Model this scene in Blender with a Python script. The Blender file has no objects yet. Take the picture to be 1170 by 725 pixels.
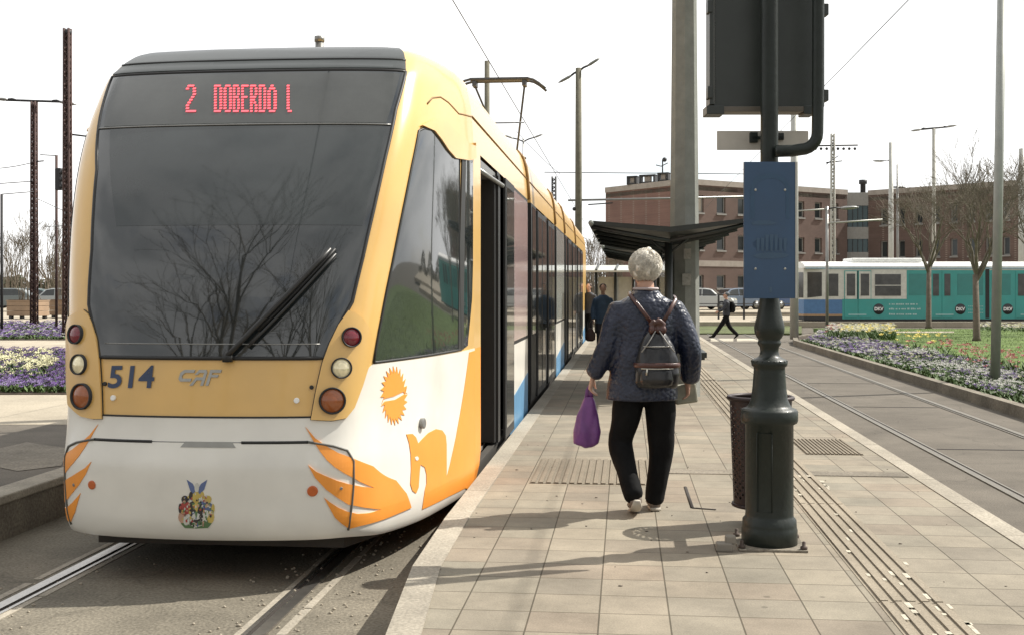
import bpy, bmesh, math, random
from mathutils import Vector, Matrix, noise
from mathutils.bvhtree import BVHTree
from mathutils.geometry import tessellate_polygon
R = math.radians
random.seed(7)
scene = bpy.context.scene
COL = scene.collection
CAMZ = 1.78; F = 1300.0; CX = 585.0; HY = 332.0
PSI = math.atan(129/1300); CP, SP = math.cos(PSI), math.sin(PSI)
PZ = 0.33                                   # platform height

def cam2w(xc, d, z=0.0): return Vector((xc*CP - d*SP, xc*SP + d*CP, z))
def CW(px, d, z=0.0): return cam2w((px-CX)/F*d, d, z)          # a bearing from the viewpoint and a distance
def GR(px, py, z=0.0): return CW(px, F*(CAMZ-z)/(py-HY), z)    # point on level z

# ------------------------------------------------------------------ materials
MATS = {}
def nd(nt, t, **k):
    n = nt.nodes.new(t)
    for a, b in k.items(): setattr(n, a, b)
    return n
def mat(name, rgb, rough=0.6, metal=0.0, var=0.12, scale=6.0, bump=0.0, bscale=60.0, coat=0.0, spec=0.5, dirt=0.0, emit=None, estr=0.0, alpha=None, trans=0.0):
    if name in MATS: return MATS[name]
    m = bpy.data.materials.new(name); m.use_nodes = True; nt = m.node_tree
    b = nt.nodes['Principled BSDF']; L = nt.links
    tc = nd(nt, 'ShaderNodeTexCoord'); no = nd(nt, 'ShaderNodeTexNoise'); no.inputs['Scale'].default_value = scale
    no.inputs['Detail'].default_value = 6; no.inputs['Roughness'].default_value = 0.65
    L.new(tc.outputs['Object'], no.inputs['Vector'])
    cr = nd(nt, 'ShaderNodeValToRGB'); e = cr.color_ramp.elements
    e[0].position = 0.3; e[1].position = 0.7
    e[0].color = (*[max(0, c*(1-var)) for c in rgb], 1); e[1].color = (*[min(1, c*(1+var)) for c in rgb], 1)
    L.new(no.outputs['Fac'], cr.inputs['Fac']); out = cr.outputs['Color']
    if dirt:
        n2 = nd(nt, 'ShaderNodeTexNoise'); n2.inputs['Scale'].default_value = 1.7; n2.inputs['Detail'].default_value = 8
        L.new(tc.outputs['Object'], n2.inputs['Vector'])
        c2 = nd(nt, 'ShaderNodeValToRGB'); c2.color_ramp.elements[0].position = .42; c2.color_ramp.elements[1].position = .75
        c2.color_ramp.elements[0].color = (0, 0, 0, 1); c2.color_ramp.elements[1].color = (dirt,)*3+(1,)
        L.new(n2.outputs['Fac'], c2.inputs['Fac'])
        mx = nd(nt, 'ShaderNodeMixRGB'); mx.inputs['Color2'].default_value = (.12, .10, .075, 1)
        L.new(c2.outputs['Color'], mx.inputs['Fac']); L.new(out, mx.inputs['Color1']); out = mx.outputs['Color']
    L.new(out, b.inputs['Base Color'])
    b.inputs['Roughness'].default_value = rough; b.inputs['Metallic'].default_value = metal
    b.inputs['Coat Weight'].default_value = coat; b.inputs['Coat Roughness'].default_value = .08
    b.inputs['Specular IOR Level'].default_value = spec
    if trans: b.inputs['Transmission Weight'].default_value = trans
    if bump:
        n3 = nd(nt, 'ShaderNodeTexNoise'); n3.inputs['Scale'].default_value = bscale; n3.inputs['Detail'].default_value = 5
        L.new(tc.outputs['Object'], n3.inputs['Vector'])
        bp = nd(nt, 'ShaderNodeBump'); bp.inputs['Strength'].default_value = bump; bp.inputs['Distance'].default_value = .02
        L.new(n3.outputs['Fac'], bp.inputs['Height']); L.new(bp.outputs['Normal'], b.inputs['Normal'])
    if emit:
        b.inputs['Emission Color'].default_value = (*emit, 1); b.inputs['Emission Strength'].default_value = estr
    MATS[name] = m; return m

# ------------------------------------------------------------------ mesh builder
class MB:
    def __init__(s): s.v = []; s.f = []; s.m = []; s.smooth = []
    def add(s, vs, fs, mi=0, sm=False):
        o = len(s.v); s.v += [tuple(p) for p in vs]
        for f in fs: s.f.append([i+o for i in f]); s.m.append(mi); s.smooth.append(sm)
        return s
    def box(s, a, b, mi=0, M=None, bev=0.0):
        x0, x1 = sorted((a[0], b[0])); y0, y1 = sorted((a[1], b[1])); z0, z1 = sorted((a[2], b[2]))
        if bev and min(x1-x0, y1-y0, z1-z0) > 2.2*bev:
            bm = bmesh.new(); bmesh.ops.create_cube(bm, size=1)
            for v in bm.verts: v.co = Vector(((x0+x1)/2+v.co.x*(x1-x0), (y0+y1)/2+v.co.y*(y1-y0), (z0+z1)/2+v.co.z*(z1-z0)))
            bmesh.ops.bevel(bm, geom=bm.edges[:], offset=bev, segments=2, profile=.5, affect='EDGES')
            vs = [v.co.copy() for v in bm.verts]; bm.verts.index_update()
            fs = [[v.index for v in f.verts] for f in bm.faces]; bm.free()
        else:
            vs = [Vector(p) for p in ((x0,y0,z0),(x1,y0,z0),(x1,y1,z0),(x0,y1,z0),(x0,y0,z1),(x1,y0,z1),(x1,y1,z1),(x0,y1,z1))]
            fs = [(0,3,2,1),(4,5,6,7),(0,1,5,4),(1,2,6,5),(2,3,7,6),(3,0,4,7)]
        if M: vs = [M @ v for v in vs]
        return s.add(vs, fs, mi)
    def tube(s, pts, rad, n=8, mi=0, sm=True, caps=True, side=None, flat=1.0):
        pts = [Vector(p) for p in pts]
        if not hasattr(rad, '__len__'): rad = [rad]*len(pts)
        vs = []; fs = []; prev = None
        for i, p in enumerate(pts):
            a = pts[max(0, i-1)]; b = pts[min(len(pts)-1, i+1)]; d = b-a
            d = d.normalized() if d.length > 1e-9 else Vector((0, 0, 1))
            ref = Vector(side) if side else (prev if prev is not None else (Vector((1, 0, 0)) if abs(d.x) < .8 else Vector((0, 1, 0))))
            u = (ref - d*ref.dot(d))
            u = u.normalized() if u.length > 1e-6 else d.orthogonal().normalized()
            w = d.cross(u); prev = u
            r = rad[i]; rx, ry = (r if hasattr(r, '__len__') else (r, r*flat))
            for k in range(n):
                t = 2*math.pi*k/n; vs.append(p + u*(rx*math.cos(t)) + w*(ry*math.sin(t)))
        for i in range(len(pts)-1):
            for k in range(n):
                a = i*n+k; b = i*n+(k+1) % n; fs.append((a, b, b+n, a+n))
        if caps: fs.append(tuple(range(n))[::-1]); fs.append(tuple(range((len(pts)-1)*n, len(pts)*n)))
        return s.add(vs, fs, mi, sm)
    def lathe(s, c, prof, n=24, mi=0, sm=True):              # prof: (radius, z)
        vs = []; fs = []
        for r, z in prof:
            for k in range(n):
                t = 2*math.pi*k/n; vs.append((c[0]+r*math.cos(t), c[1]+r*math.sin(t), c[2]+z))
        for i in range(len(prof)-1):
            for k in range(n):
                a = i*n+k; b = i*n+(k+1) % n; fs.append((a, b, b+n, a+n))
        fs.append(tuple(range(n))[::-1]); fs.append(tuple(range((len(prof)-1)*n, len(prof)*n)))
        return s.add(vs, fs, mi, sm)
    def ball(s, c, r, n=12, m=8, mi=0, jit=0):
        rx, ry, rz = r if hasattr(r, '__len__') else (r, r, r); vs = []; fs = []
        for i in range(m+1):
            ph = math.pi*i/m
            for k in range(n):
                t = 2*math.pi*k/n; q = 1+(random.uniform(-jit, jit) if jit else 0)
                vs.append((c[0]+rx*math.sin(ph)*math.cos(t)*q, c[1]+ry*math.sin(ph)*math.sin(t)*q, c[2]-rz*math.cos(ph)*q))
        for i in range(m):
            for k in range(n):
                a = i*n+k; b = i*n+(k+1) % n; fs.append((a, b, b+n, a+n))
        return s.add(vs, fs, mi, True)
    def prism(s, poly, fn, h, mi=0):                          # poly 2D, fn(x,y,t)->3D for t=0,h
        n = len(poly); vs = [fn(x, y, 0) for x, y in poly]+[fn(x, y, h) for x, y in poly]
        tri = tessellate_polygon([[Vector((x, y, 0)) for x, y in poly]])
        fs = [tuple(t) for t in tri]+[tuple(i+n for i in t)[::-1] for t in tri]+[(i, (i+1) % n, (i+1) % n+n, i+n) for i in range(n)]
        return s.add(vs, fs, mi)
    def mesh(s, name, loc=(0, 0, 0), rz=0.0, fix=True):
        me = bpy.data.meshes.new(name); L = Vector(loc)
        c, q = math.cos(-rz), math.sin(-rz)
        vv = []
        for p in s.v:
            x, y, z = p[0]-L.x, p[1]-L.y, p[2]-L.z
            vv.append((x*c-y*q, x*q+y*c, z))
        me.from_pydata(vv, [], s.f)
        me.polygons.foreach_set('material_index', s.m); me.polygons.foreach_set('use_smooth', s.smooth)
        me.update()
        if fix and len(s.f) < 60000:
            bm = bmesh.new(); bm.from_mesh(me); bmesh.ops.recalc_face_normals(bm, faces=bm.faces[:]); bm.to_mesh(me); bm.free()
        return me

FR = {}
def props(o, label=None, cat=None, group=None, kind=None):
    if label: o['label'] = label
    if cat: o['category'] = cat
    if group: o['group'] = group
    if kind: o['kind'] = kind
    return o
def thing(name, label, cat, loc=(0, 0, 0), rz=0.0, group=None):
    o = bpy.data.objects.new(name, None); COL.objects.link(o); o.empty_display_size = .2
    o.location = loc; o.rotation_euler = (0, 0, rz); FR[o.name] = (Vector(loc), rz)
    return props(o, label, cat, group)
def _mk(name, me, mats):
    o = bpy.data.objects.new(name, me); COL.objects.link(o)
    for m in (mats if isinstance(mats, (list, tuple)) else [mats]): me.materials.append(m)
    return o
def part(name, mb, mats, par, local=False, label=None, kind=None):
    loc, rz = FR[par.name]
    me = mb if isinstance(mb, bpy.types.Mesh) else (mb.mesh(name) if local else mb.mesh(name, loc, rz))
    o = _mk(name, me, mats); o.parent = par; FR[o.name] = (loc, rz)
    return props(o, label, None, None, kind)
def single(name, mb, mats, label, cat, loc=(0, 0, 0), rz=0.0, group=None, kind=None):
    o = _mk(name, mb.mesh(name, loc, rz), mats); o.location = loc; o.rotation_euler = (0, 0, rz); FR[o.name] = (Vector(loc), rz)
    return props(o, label, cat, group, kind)
def struct(name, mb, mats, label=None): 
    o = _mk(name, mb.mesh(name), mats); return props(o, label, None, None, 'structure')
def dup(root, loc, rz, label=None, scale=None):
    def cp(o, par):
        c = o.copy(); COL.objects.link(c)
        if par: c.parent = par
        for ch in list(o.children): cp(ch, c)
        return c
    r = cp(root, None); r.location = loc; r.rotation_euler = (0, 0, rz)
    if scale: r.scale = scale
    if label: r['label'] = label
    return r
def text_mesh(txt, size=1.0, space=1.0, bold=0.0, shear=0.0):
    cu = bpy.data.curves.new('t', 'FONT'); cu.body = txt; cu.size = size; cu.space_character = space; cu.offset = bold; cu.shear = shear
    cu.align_x = 'CENTER'; cu.align_y = 'CENTER'; cu.resolution_u = 3
    o = bpy.data.objects.new('t', cu); COL.objects.link(o); dg = bpy.context.evaluated_depsgraph_get()
    me = bpy.data.meshes.new_from_object(o.evaluated_get(dg)); bpy.data.objects.remove(o)
    vs = [v.co.copy() for v in me.vertices]; fs = [tuple(p.vertices) for p in me.polygons]; bpy.data.meshes.remove(me)
    return vs, fs
def remesh(mb, vox, smooth=3, name='m'):
    me = mb.mesh(name); o = bpy.data.objects.new('tmp', me); COL.objects.link(o)
    r = o.modifiers.new('r', 'REMESH'); r.mode = 'VOXEL'; r.voxel_size = vox; r.use_smooth_shade = True
    if smooth:
        sm = o.modifiers.new('s', 'SMOOTH'); sm.factor = .5; sm.iterations = smooth
    dg = bpy.context.evaluated_depsgraph_get(); out = bpy.data.meshes.new_from_object(o.evaluated_get(dg))
    bpy.data.objects.remove(o); bpy.data.meshes.remove(me); out.name = name
    for p in out.polygons: p.use_smooth = True
    return out

# ------------------------------------------------------------------ camera, world, sun
cam = bpy.data.cameras.new('camera'); co = bpy.data.objects.new('camera', cam); COL.objects.link(co); scene.camera = co
co.location = (0, 0, CAMZ); co.rotation_euler = (R(90), 0, PSI)
cam.sensor_width = 36; cam.lens = 36*F/1170; cam.shift_y = -(362.5-HY)/1170; cam.clip_start = .1; cam.clip_end = 2000
scene.view_settings.view_transform = 'Standard'; scene.view_settings.look = 'None'; scene.view_settings.gamma = 1
scene.view_settings.use_curve_mapping = False
scene.view_settings.exposure = 0.6
SUN = Vector((.901*math.cos(R(48)), .433*math.cos(R(48)), math.sin(R(48)))).normalized()
sl = bpy.data.lights.new('sun', 'SUN'); so = bpy.data.objects.new('sun', sl); COL.objects.link(so)
sl.energy = 4.6; sl.angle = R(.5); sl.color = (1, .95, .86)
so.rotation_euler = SUN.to_track_quat('Z', 'Y').to_euler()
w = bpy.data.worlds.new('World'); scene.world = w; w.use_nodes = True; nt = w.node_tree; L = nt.links
bg = nt.nodes['Background']; sky = nd(nt, 'ShaderNodeTexSky'); sky.sky_type = 'NISHITA'; sky.sun_disc = False
sky.sun_elevation = math.asin(SUN.z); sky.sun_rotation = math.atan2(SUN.x, SUN.y)
tc = nd(nt, 'ShaderNodeTexCoord'); mp = nd(nt, 'ShaderNodeMapping'); mp.inputs['Scale'].default_value = (1, 1, 2.2)
L.new(tc.outputs['Generated'], mp.inputs['Vector'])
cn = nd(nt, 'ShaderNodeTexNoise'); cn.inputs['Scale'].default_value = 2.1; cn.inputs['Detail'].default_value = 9; cn.inputs['Roughness'].default_value = .6
L.new(mp.outputs['Vector'], cn.inputs['Vector'])
mr = nd(nt, 'ShaderNodeValToRGB'); mr.color_ramp.elements[0].position = .22; mr.color_ramp.elements[1].position = .44
L.new(cn.outputs['Fac'], mr.inputs['Fac'])
cn2 = nd(nt, 'ShaderNodeTexNoise'); cn2.inputs['Scale'].default_value = 3.3; cn2.inputs['Detail'].default_value = 8
L.new(mp.outputs['Vector'], cn2.inputs['Vector'])
cc = nd(nt, 'ShaderNodeValToRGB'); cc.color_ramp.elements[0].position = .34; cc.color_ramp.elements[1].position = .56
cc.color_ramp.elements[0].color = (6.9, 7.0, 7.1, 1); cc.color_ramp.elements[1].color = (10.2, 10.2, 10.1, 1)
L.new(cn2.outputs['Fac'], cc.inputs['Fac'])
# the overcast is brighter towards the sun and greyer on the far side
sp = nd(nt, 'ShaderNodeSeparateXYZ'); L.new(tc.outputs['Generated'], sp.inputs[0])
rg = nd(nt, 'ShaderNodeMapRange'); rg.inputs[1].default_value = -.6; rg.inputs[2].default_value = .35; rg.inputs[3].default_value = .62; rg.inputs[4].default_value = 1.0
L.new(sp.outputs['Y'], rg.inputs[0]); vs_ = nd(nt, 'ShaderNodeVectorMath', operation='SCALE'); L.new(cc.outputs['Color'], vs_.inputs[0]); L.new(rg.outputs[0], vs_.inputs['Scale'])
mx = nd(nt, 'ShaderNodeMixRGB'); L.new(mr.outputs['Color'], mx.inputs['Fac']); L.new(sky.outputs['Color'], mx.inputs['Color1']); L.new(vs_.outputs[0], mx.inputs['Color2'])
L.new(mx.outputs['Color'], bg.inputs['Color']); bg.inputs['Strength'].default_value = .1
# ------------------------------------------------------------------ ground, tracks, platform
def ground_mat(name, rgb, speck=.3, sc=90, stain=.35, bump=.4, cracks=False, rough=.9):
    m = bpy.data.materials.new(name); m.use_nodes = True; nt = m.node_tree; L = nt.links; b = nt.nodes['Principled BSDF']
    tc = nd(nt, 'ShaderNodeTexCoord')
    n1 = nd(nt, 'ShaderNodeTexNoise'); n1.inputs['Scale'].default_value = sc; n1.inputs['Detail'].default_value = 4; L.new(tc.outputs['Object'], n1.inputs['Vector'])
    n2 = nd(nt, 'ShaderNodeTexNoise'); n2.inputs['Scale'].default_value = .9; n2.inputs['Detail'].default_value = 9; n2.inputs['Roughness'].default_value = .7; L.new(tc.outputs['Object'], n2.inputs['Vector'])
    r1 = nd(nt, 'ShaderNodeMapRange'); r1.inputs[1].default_value = .3; r1.inputs[2].default_value = .7; r1.inputs[3].default_value = 1-speck; r1.inputs[4].default_value = 1+speck; L.new(n1.outputs['Fac'], r1.inputs[0])
    r2 = nd(nt, 'ShaderNodeMapRange'); r2.inputs[1].default_value = .35; r2.inputs[2].default_value = .65; r2.inputs[3].default_value = 1-stain; r2.inputs[4].default_value = 1+stain; L.new(n2.outputs['Fac'], r2.inputs[0])
    mu = nd(nt, 'ShaderNodeMath', operation='MULTIPLY'); L.new(r1.outputs[0], mu.inputs[0]); L.new(r2.outputs[0], mu.inputs[1]); fac = mu.outputs[0]
    if cracks:
        v = nd(nt, 'ShaderNodeTexVoronoi'); v.feature = 'DISTANCE_TO_EDGE'; v.inputs['Scale'].default_value = .55
        dn = nd(nt, 'ShaderNodeTexNoise'); dn.inputs['Scale'].default_value = 3; dn.inputs['Detail'].default_value = 5; L.new(tc.outputs['Object'], dn.inputs['Vector'])
        ad = nd(nt, 'ShaderNodeMixRGB', blend_type='ADD'); ad.inputs['Fac'].default_value = .5; L.new(tc.outputs['Object'], ad.inputs['Color1']); L.new(dn.outputs['Color'], ad.inputs['Color2'])
        L.new(ad.outputs['Color'], v.inputs['Vector'])
        r3 = nd(nt, 'ShaderNodeMapRange'); r3.inputs[1].default_value = .0; r3.inputs[2].default_value = .012; r3.inputs[3].default_value = .78; r3.inputs[4].default_value = 1; L.new(v.outputs['Distance'], r3.inputs[0])
        m2 = nd(nt, 'ShaderNodeMath', operation='MULTIPLY'); L.new(fac, m2.inputs[0]); L.new(r3.outputs[0], m2.inputs[1]); fac = m2.outputs[0]
    vm = nd(nt, 'ShaderNodeVectorMath', operation='SCALE'); vm.inputs[0].default_value = rgb; L.new(fac, vm.inputs['Scale'])
    L.new(vm.outputs[0], b.inputs['Base Color']); b.inputs['Roughness'].default_value = rough; b.inputs['Specular IOR Level'].default_value = .25
    bp = nd(nt, 'ShaderNodeBump'); bp.inputs['Strength'].default_value = bump; bp.inputs['Distance'].default_value = .01; L.new(n1.outputs['Fac'], bp.inputs['Height']); L.new(bp.outputs['Normal'], b.inputs['Normal'])
    return m
def paving_mat():
    m = bpy.data.materials.new('paving_slabs'); m.use_nodes = True; nt = m.node_tree; L = nt.links; b = nt.nodes['Principled BSDF']
    tc = nd(nt, 'ShaderNodeTexCoord'); mp = nd(nt, 'ShaderNodeMapping'); mp.inputs['Location'].default_value = (.115, .05, 0); L.new(tc.outputs['Object'], mp.inputs['Vector'])
    def brick(c1, c2, mo, ms):
        br = nd(nt, 'ShaderNodeTexBrick'); br.offset = 0; br.squash = 1; br.inputs['Scale'].default_value = 1
        br.inputs['Brick Width'].default_value = .312; br.inputs['Row Height'].default_value = .305; br.inputs['Mortar Size'].default_value = ms; br.inputs['Mortar Smooth'].default_value = .4
        br.inputs['Color1'].default_value = c1; br.inputs['Color2'].default_value = c2; br.inputs['Mortar'].default_value = mo; L.new(mp.outputs['Vector'], br.inputs['Vector']); return br
    b1 = brick((.250, .216, .170, 1), (.206, .183, .148, 1), (.085, .072, .052, 1), .0045)
    # broad pinkish / greenish drift from slab to slab
    sn = nd(nt, 'ShaderNodeVectorMath', operation='SNAP'); sn.inputs[1].default_value = (.312, .305, 10); L.new(mp.outputs['Vector'], sn.inputs[0])
    wn = nd(nt, 'ShaderNodeTexWhiteNoise'); L.new(sn.outputs[0], wn.inputs['Vector'])
    cr = nd(nt, 'ShaderNodeValToRGB'); e = cr.color_ramp.elements; e[0].color = (.90, .81, .745, 1); e[1].color = (1.10, 1.07, 1.0, 1)
    x = e.new(.45); x.color = (.98, 1.02, .97, 1); L.new(wn.outputs['Value'], cr.inputs['Fac'])
    mu = nd(nt, 'ShaderNodeMixRGB', blend_type='MULTIPLY'); mu.inputs['Fac'].default_value = .55; L.new(b1.outputs['Color'], mu.inputs['Color1']); L.new(cr.outputs['Color'], mu.inputs['Color2'])
    n1 = nd(nt, 'ShaderNodeTexNoise'); n1.inputs['Scale'].default_value = 140; n1.inputs['Detail'].default_value = 3; L.new(tc.outputs['Object'], n1.inputs['Vector'])
    n2 = nd(nt, 'ShaderNodeTexNoise'); n2.inputs['Scale'].default_value = 1.6; n2.inputs['Detail'].default_value = 9; n2.inputs['Roughness'].default_value = .7; L.new(tc.outputs['Object'], n2.inputs['Vector'])
    r1 = nd(nt, 'ShaderNodeMapRange'); r1.inputs[1].default_value = .3; r1.inputs[2].default_value = .7; r1.inputs[3].default_value = .84; r1.inputs[4].default_value = 1.14; L.new(n1.outputs['Fac'], r1.inputs[0])
    r2 = nd(nt, 'ShaderNodeMapRange'); r2.inputs[1].default_value = .3; r2.inputs[2].default_value = .7; r2.inputs[3].default_value = .68; r2.inputs[4].default_value = 1.22; L.new(n2.outputs['Fac'], r2.inputs[0])
    mm = nd(nt, 'ShaderNodeMath', operation='MULTIPLY'); L.new(r1.outputs[0], mm.inputs[0]); L.new(r2.outputs[0], mm.inputs[1])
    vm = nd(nt, 'ShaderNodeVectorMath', operation='SCALE'); L.new(mu.outputs['Color'], vm.inputs[0]); L.new(mm.outputs[0], vm.inputs['Scale'])
    # chewing gum and dirt spots
    vo = nd(nt, 'ShaderNodeTexVoronoi'); vo.inputs['Scale'].default_value = 2.6; L.new(tc.outputs['Object'], vo.inputs['Vector'])
    r3 = nd(nt, 'ShaderNodeMapRange'); r3.inputs[1].default_value = .035; r3.inputs[2].default_value = .05; r3.inputs[3].default_value = .62; r3.inputs[4].default_value = 1; L.new(vo.outputs['Distance'], r3.inputs[0])
    v2 = nd(nt, 'ShaderNodeVectorMath', operation='SCALE'); L.new(vm.outputs[0], v2.inputs[0]); L.new(r3.outputs[0], v2.inputs['Scale'])
    L.new(v2.outputs[0], b.inputs['Base Color']); b.inputs['Roughness'].default_value = .85; b.inputs['Specular IOR Level'].default_value = .3
    ad = nd(nt, 'ShaderNodeMath', operation='MULTIPLY_ADD'); L.new(n1.outputs['Fac'], ad.inputs[0]); ad.inputs[1].default_value = .25; L.new(b1.outputs['Fac'], ad.inputs[2])
    iv = nd(nt, 'ShaderNodeMath', operation='MULTIPLY'); L.new(ad.outputs[0], iv.inputs[0]); iv.inputs[1].default_value = -1
    bp = nd(nt, 'ShaderNodeBump'); bp.inputs['Strength'].default_value = .5; bp.inputs['Distance'].default_value = .006; L.new(iv.outputs[0], bp.inputs['Height']); L.new(bp.outputs['Normal'], b.inputs['Normal'])
    return m
m_asph = ground_mat('asphalt_worn', (.155, .138, .108), .35, 55, .28, .6, True)
m_asph2 = ground_mat('asphalt_smooth', (.112, .098, .080), .22, 70, .2, .4, True)
m_pale = ground_mat('pale_paving', (.33, .29, .225), .18, 40, .15, .3)
m_conc = ground_mat('concrete_kerb', (.30, .27, .22), .22, 60, .25, .4)
m_concd = ground_mat('concrete_dark', (.17, .15, .12), .3, 45, .3, .5)
m_soil = ground_mat('soil', (.05, .036, .026), .5, 60, .3, .9)
m_grass = ground_mat('grass_sheet', (.085, .13, .03), .45, 50, .3, .8)
m_rail = mat('rail_steel', (.42, .40, .37), .28, .9, .15, 20)
m_rail2 = mat('worn_dark_rail', (.17, .155, .13), .5, .6, .15, 20)
m_groove = mat('rail_groove', (.025, .02, .016), .9)
m_pave = paving_mat()

g = MB(); g.box((-700, -300, -1.0), (700, 1200, -.03)); struct('ground', g, m_asph2)
# left track bed (sheet) and its rails
g = MB(); g.box((-4.42, -6, -.028), (-.2, 60, 0.0)); struct('track_bed', g, m_asph)
g = MB(); g.box((2.2, -6, -.028), (5.56, 90, 0.0)); struct('track_bed', g, m_asph2)
def rail(x, y0, y1, inner, name='rail', mort=True):
    g = MB(); g.box((x-.035, y0, -.02), (x+.035, y1, .012)); g.box((x+inner*.078-.012, y0, -.02), (x+inner*.078+.012, y1, .010))
    struct(name, g, m_rail if mort else m_rail2)
    g = MB(); g.box((x+inner*.036, y0, -.02), (x+inner*.065, y1, .003)); struct('rail_groove', g, m_groove)
    g = MB()
    if not mort: return
    for s in (-1, 1):
        a = x+s*.11; y = y0
        while y < y1 and y < 40:
            wd = random.uniform(.035, .06); ln = random.uniform(.7, 2.2)
            g.box((a-wd/2, y, -.02), (a+wd/2, min(y+ln, y1), .004+.001*random.random())); y += ln+random.choice((0, .02, .1, .3))
    struct('rail_mortar', g, m_conc)
for x, s in ((-3.50, 1), (-1.88, -1)): rail(x, -6, 60, s)
for x, s in ((3.36, 1), (4.87, -1)): rail(x, -6, 90, s, mort=False)
# a tar seam, joints and slabs in the right track
g = MB()
for y in (13.2, 17.9, 22.4, 27.6, 33.0): g.box((3.5, y, -.02), (4.75, y+.05, .004))
struct('track_joints', g, m_groove)
# small gravel by the left rails
g = MB()
for i in range(520):
    x = random.choice((-3.5, -1.88, -1.88, -1.4))+random.gauss(0, .22); y = random.uniform(4.3, 9)
    if x > -1.22: continue
    r = random.uniform(.004, .013); g.ball((x, y, r*.4), (r, r*random.uniform(.6, 1), r*.7), 5, 3)
o = single('gravel', g, mat('gravel_stone', (.32, .28, .22), .9), 'loose pale grit scattered along the rails in front of the yellow tram', 'gravel', kind='stuff')

# platform
edge = [(-.1, -4), (-.55, 2.2), (-.98, 4.6), (-1.10, 5.9), (-1.13, 7.2), (-1.13, 42)]
g = MB(); poly = edge+[(2.36, 42), (2.36, -4)]
n = len(poly); vs = [(x, y, PZ) for x, y in poly]+[(x, y, -.02) for x, y in poly]
g.add(vs, [tuple(range(n))]+[(i, (i+1) % n, (i+1) % n+n, i+n) for i in range(n)]); struct('platform', g, [m_pave])
def strip_along(line, w, z0, z1, gap=.0, step=1.0):
    g = MB()
    for (xa, ya), (xb, yb) in zip(line[:-1], line[1:]):
        L_ = math.hypot(xb-xa, yb-ya); k = max(1, round(L_/step))
        for i in range(k):
            t0, t1 = i/k, (i+1)/k-.006/max(L_, .01)
            x0, y0, x1, y1 = xa+(xb-xa)*t0, ya+(yb-ya)*t0, xa+(xb-xa)*t1, ya+(yb-ya)*t1
            p = [(x0, y0), (x0+w, y0), (x1+w, y1), (x1, y1)]
            g.add([(a, b, z1) for a, b in p]+[(a, b, z0) for a, b in p], [(0, 1, 2, 3), (0, 4, 5, 1), (1, 5, 6, 2), (2, 6, 7, 3), (3, 7, 4, 0), (7, 6, 5, 4)])
    return g
edge2 = [(x-.012, y) for x, y in edge]
struct('platform_kerb', strip_along(edge2, .15, .02, PZ+.006), m_conc)
struct('platform_kerb', strip_along([(2.23, -4), (2.23, 42)], .14, .02, PZ+.006), m_conc)
m_tac = ground_mat('tactile_slab', (.25, .215, .165), .2, 90, .2, .4)
m_tacd = ground_mat('tactile_slab_dark', (.20, .172, .132), .2, 90, .2, .4)
def tactile(x0, x1, y0, y1, n, mt, along=True):
    g = MB(); g.box((x0, y0, PZ-.01), (x1, y1, PZ+.003))
    for i in range(n):
        a = x0+(i+.25)*(x1-x0)/n; g.box((a, y0+.004, PZ), (a+(x1-x0)/n*.55, y1-.004, PZ+.012))
    struct('tactile_paving', g, mt)
y = 3.0
while y < 40:
    tactile(1.17, 1.48, y, y+2.43, 5, m_tac); y += 2.44
tactile(-.72, .22, 8.55, 9.8, 16, m_tacd)
tactile(1.60, 2.10, 10.3, 11.35, 14, m_tacd)
m_scuff = mat('worn_pale_paint', (.40, .365, .29), .85, var=.35, scale=25)
g = MB()
for i in range(42):
    x = random.choice([1.2+.062*k for k in range(5)])+.01; q = random.random()
    yy = random.gauss(8.65, .22) if q < .4 else (random.gauss(5.1, .2) if q < .65 else random.uniform(4.6, 9))
    g.box((x+.008, yy, PZ+.012), (x+.008+random.uniform(.012, .03), yy+random.uniform(.02, .10), PZ+.0135))
for i in range(26):
    g.box((random.uniform(1.0, 1.7), 0, 0), (0, 0, 0)) if False else None
struct('worn_paint', g, m_scuff)
g = MB(); g.box((.35, 9.12, PZ), (2.2, 9.34, PZ+.005)); struct('drain_strip', g, m_concd)
g = MB()
c0 = GR(783, 556, PZ); c1 = GR(791, 580, PZ); c2 = GR(818, 582, PZ)
for a, b in ((c0, c1), (c1, c2)):
    g.tube([a+Vector((0, 0, .002)), b+Vector((0, 0, .002))], .012, 6, flat=.4)
struct('joint_scar', g, m_groove)

# left platform with its wall, road patches
g = MB(); g.box((-4.62, -6, -.02), (-4.42, 60, .30), bev=.01); struct('kerb_wall', g, m_concd)
g = MB(); g.box((-4.64, -6, .26), (-4.40, 60, .325), bev=.012); struct('kerb_cap', g, m_conc)
g = MB(); g.box((-40, -6, -.02), (-4.6, 60, .30)); struct('left_pavement', g, m_asph2)
def band(d0, d1, px0, px1, z0, z1, name, mt, bow=0.0):
    g = MB(); q = [CW(px0, d0, 0), CW(px1, d0, 0), CW(px1, d1, 0), CW(px0, d1, 0)]
    g.add([(p.x, p.y, z1) for p in q]+[(p.x, p.y, z0) for p in q], [(0, 1, 2, 3), (0, 4, 5, 1), (1, 5, 6, 2), (2, 6, 7, 3), (3, 7, 4, 0)])
    return struct(name, g, mt)
band(12.6, 16.2, -260, 190, .2, .304, 'left_path', m_pale)
band(16.2, 27.5, -400, 330, .2, .315, 'flowerbed_soil', m_soil)
band(27.5, 34, -400, 360, .2, .304, 'left_path', m_pale)
band(34, 52, -400, 400, .2, .315, 'flowerbed_soil', m_soil)
band(52, 140, -700, 470, .2, .304, 'left_road', m_pale)
g = MB(); q = [GR(0, 512, .3), GR(30, 505, .3), GR(78, 512, .3), GR(70, 532, .3), GR(20, 538, .3), GR(-20, 530, .3)]
g.add([(p.x, p.y, .3045) for p in q], [tuple(range(6))]); struct('asphalt_patch', g, m_concd)

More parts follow.
